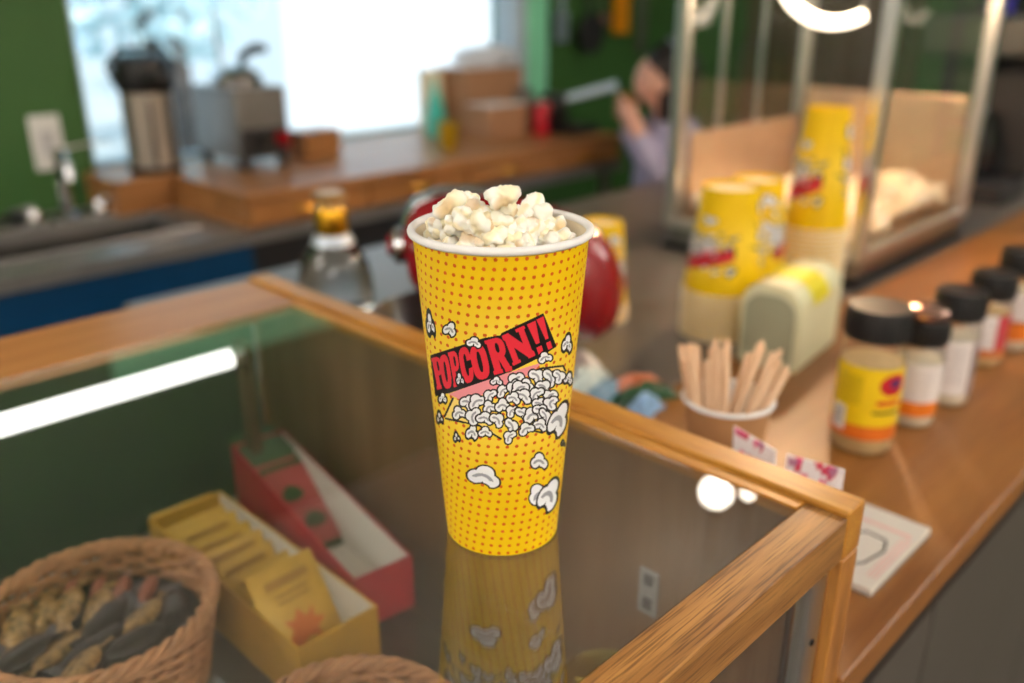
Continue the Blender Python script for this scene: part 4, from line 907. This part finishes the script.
for i, (y, z, w, h, m, lab) in enumerate([(-.4,.925,.3,.25,DARK,'black bin on the middle shelf of the rack'), (.1,.925,.25,.2,WHITE,'white bin on the middle shelf of the rack'), (.4,1.375,.3,.3,KRB,'cardboard bin on the upper shelf of the rack'), (-.3,1.375,.35,.22,DARK,'black bin on the upper shelf of the rack')]):
    b_ = thing('storage_bin', lab, 'bin', (4.2, .6+y, z+.001), group='bins on the rack'); P = [(-w/2*.9,0),(w/2*.9,0),(w/2,h),(-w/2,h)]
    G().prism(P, -.16, .16, 0).build('body', m, b_, bevel=.006); G().box(-.17,.17,-w/2-.008,w/2+.008,h+.0005,h+.016).build('lid', m, b_, bevel=.004)

# ------------------------------------------------------------------ seated person
t = thing('stool', 'low dark stool the person sits on', 'stool', (2.62, 1.765, 0))
G().lathe([(.16,.345),(.165,.35),(.165,.37),(.15,.38)], 32).build('seat', DARK, t)
for a in (45,135,225,315): G().tube([(.11*math.cos(R(a)),.11*math.sin(R(a)),.3445),(.15*math.cos(R(a)),.15*math.sin(R(a)),0)], .013, 8).build('leg', STEELD, t)
SK = M('skin', (222,170,150), .5, var=.04, sss=.1); SHIRT = M('lavender_shirt', (172,166,196), .8, var=.08, scale=20); PANT = M('dark_trousers', (44,44,52), .8, var=.1); HAIR = M('dark_hair', (34,26,24), .5, var=.25, scale=60)
per = thing('person', 'seated person in a lavender shirt holding a small amber jar up near the face', 'person', (2.585, 1.80, 0), 134.5)
def skin(name, m, verts, edges, rad, root=0, sub=2):
    me = bpy.data.meshes.new(name); me.from_pydata(verts, edges, []); me.materials.append(m)
    o = bpy.data.objects.new(name, me); C.objects.link(o); o.parent = per
    o.modifiers.new('skin', 'SKIN').use_smooth_shade = True
    for i, r in enumerate(rad):
        r = r if isinstance(r, tuple) else (r, r); me.skin_vertices[0].data[i].radius = r
    me.skin_vertices[0].data[root].use_root = True
    s = o.modifiers.new('sub', 'SUBSURF'); s.levels = sub; s.render_levels = sub
    return o
HZ = 1.125
V = [(-.05,0,.53),(-.05,0,.66),(-.04,0,.80),(-.03,0,.93),(-.01,0,1.0),(.0,0,1.05),(.02,0,1.09),(.025,0,1.14),(.015,0,1.19),(.0,0,1.225)]
E_ = [(i, i+1) for i in range(9)]; RD = [(.14,.11),(.12,.095),(.13,.10),(.13,.095),.05,.043,(.062,.07),(.078,.088),(.075,.085),(.045,.05)]
V += [(.115,0,1.125)]; E_ += [(7, len(V)-1)]; RD += [.012]        # nose
for s in (1, -1):
    b = len(V); V += [(-.04,s*.15,.97),(.03,s*.20,.83),(.11,s*.13,.99),(.128,s*.085,1.035)]; RD += [.055,.042,.028,(.03,.018)]
    E_ += [(3,b),(b,b+1),(b+1,b+2),(b+2,b+3)]
    for k in range(4):                                                # fingers curl round the jar
        c = len(V); z = 1.03+.018*k; V += [(.145+.004*k, s*.068, z),(.165-.002*abs(k-1), s*.045, z+.004),(.160, s*.018, z+.006)]; RD += [.0088,.008,.007]; E_ += [(b+3,c),(c,c+1),(c+1,c+2)]
    c = len(V); V += [(.115,s*.062,1.05),(.112,s*.035,1.075)]; RD += [.010,.008]; E_ += [(b+3,c),(c,c+1)]
    b = len(V); V += [(.0,s*.09,.52),(.33,s*.10,.50),(.33,s*.10,.12),(.31,s*.10,.06),(.43,s*.11,.04)]; RD += [.085,.062,.042,.04,.03]
    E_ += [(0,b),(b,b+1),(b+1,b+2),(b+2,b+3),(b+3,b+4)]
skin('body', SK, V, E_, RD)
SV = [(-.05,0,.50),(-.05,0,.66),(-.04,0,.80),(-.03,0,.93),(-.012,0,.985)]; SE = [(i,i+1) for i in range(4)]; SR = [(.18,.15),(.165,.14),(.165,.135),(.155,.12),(.07,.06)]
for s in (1,-1):
    b = len(SV); SV += [(-.04,s*.155,.97),(.03,s*.205,.825),(.108,s*.132,.985)]; SR += [.085,.072,.044]; SE += [(3,b),(b,b+1),(b+1,b+2)]
skin('shirt', SHIRT, SV, SE, SR)
TV = [(-.05,0,.53)]; TE = []; TR = [(.155,.125)]
for s in (1,-1):
    b = len(TV); TV += [(.0,s*.09,.53),(.33,s*.10,.505),(.33,s*.10,.14)]; TR += [.098,.075,.058]; TE += [(0,b),(b,b+1),(b+1,b+2)]
skin('trousers', PANT, TV, TE, TR)
g = G().ball((-.015,0,1.165), (.105,.098,.105)); g.v = [(x, y, z) for x, y, z in g.v]
vs = []
for x, y, z in g.v:                                              # hair cap: cut back above the face, long at the nape
    if x > .035 and z < 1.185: x = .035+(x-.035)*.12
    if z < 1.12 and x < .03: z = 1.12-(1.12-z)*3.0
    vs.append((x, y, z))
g.v = vs; g.build('hair', HAIR, per)
for s in (1,-1):
    G().ball((.095, s*.032, 1.147), .010, 12, 8).build('eye', BLACK, per); G().ball((.03, s*.083, 1.135), (.018,.008,.026), 12, 8).build('ear', SK, per)
    G().box(.27,.46,s*.105-.045,s*.105+.045,0,.07).build('shoe', BLACK, per, bevel=.02)
G().tube([(.098,-.022,1.087),(.106,0,1.085),(.098,.022,1.087)], .005, 6).build('mouth', M('lips', (180,100,96), .5), per)
G().tube([(-.06,.11,1.19),(-.02,.10,1.24),(.0,.0,1.275),(-.02,-.10,1.24),(-.06,-.11,1.19)], .007, 8).build('headband', M('grey_band', (150,150,156), .4), per)
o = G().lathe([(.026,0),(.030,.004),(.030,.06),(.024,.07),(.024,.078)], 24).build('amber_jar', M('amber_jar', (150,100,22), .3, var=.1)); mw = Matrix.Translation((2.585,1.80,0)) @ Matrix.Rotation(R(134.5),4,'Z')
o.location = mw @ Vector((.145,0,1.02)); tag(o, 'small amber jar held in the hands of the seated person', 'jar')
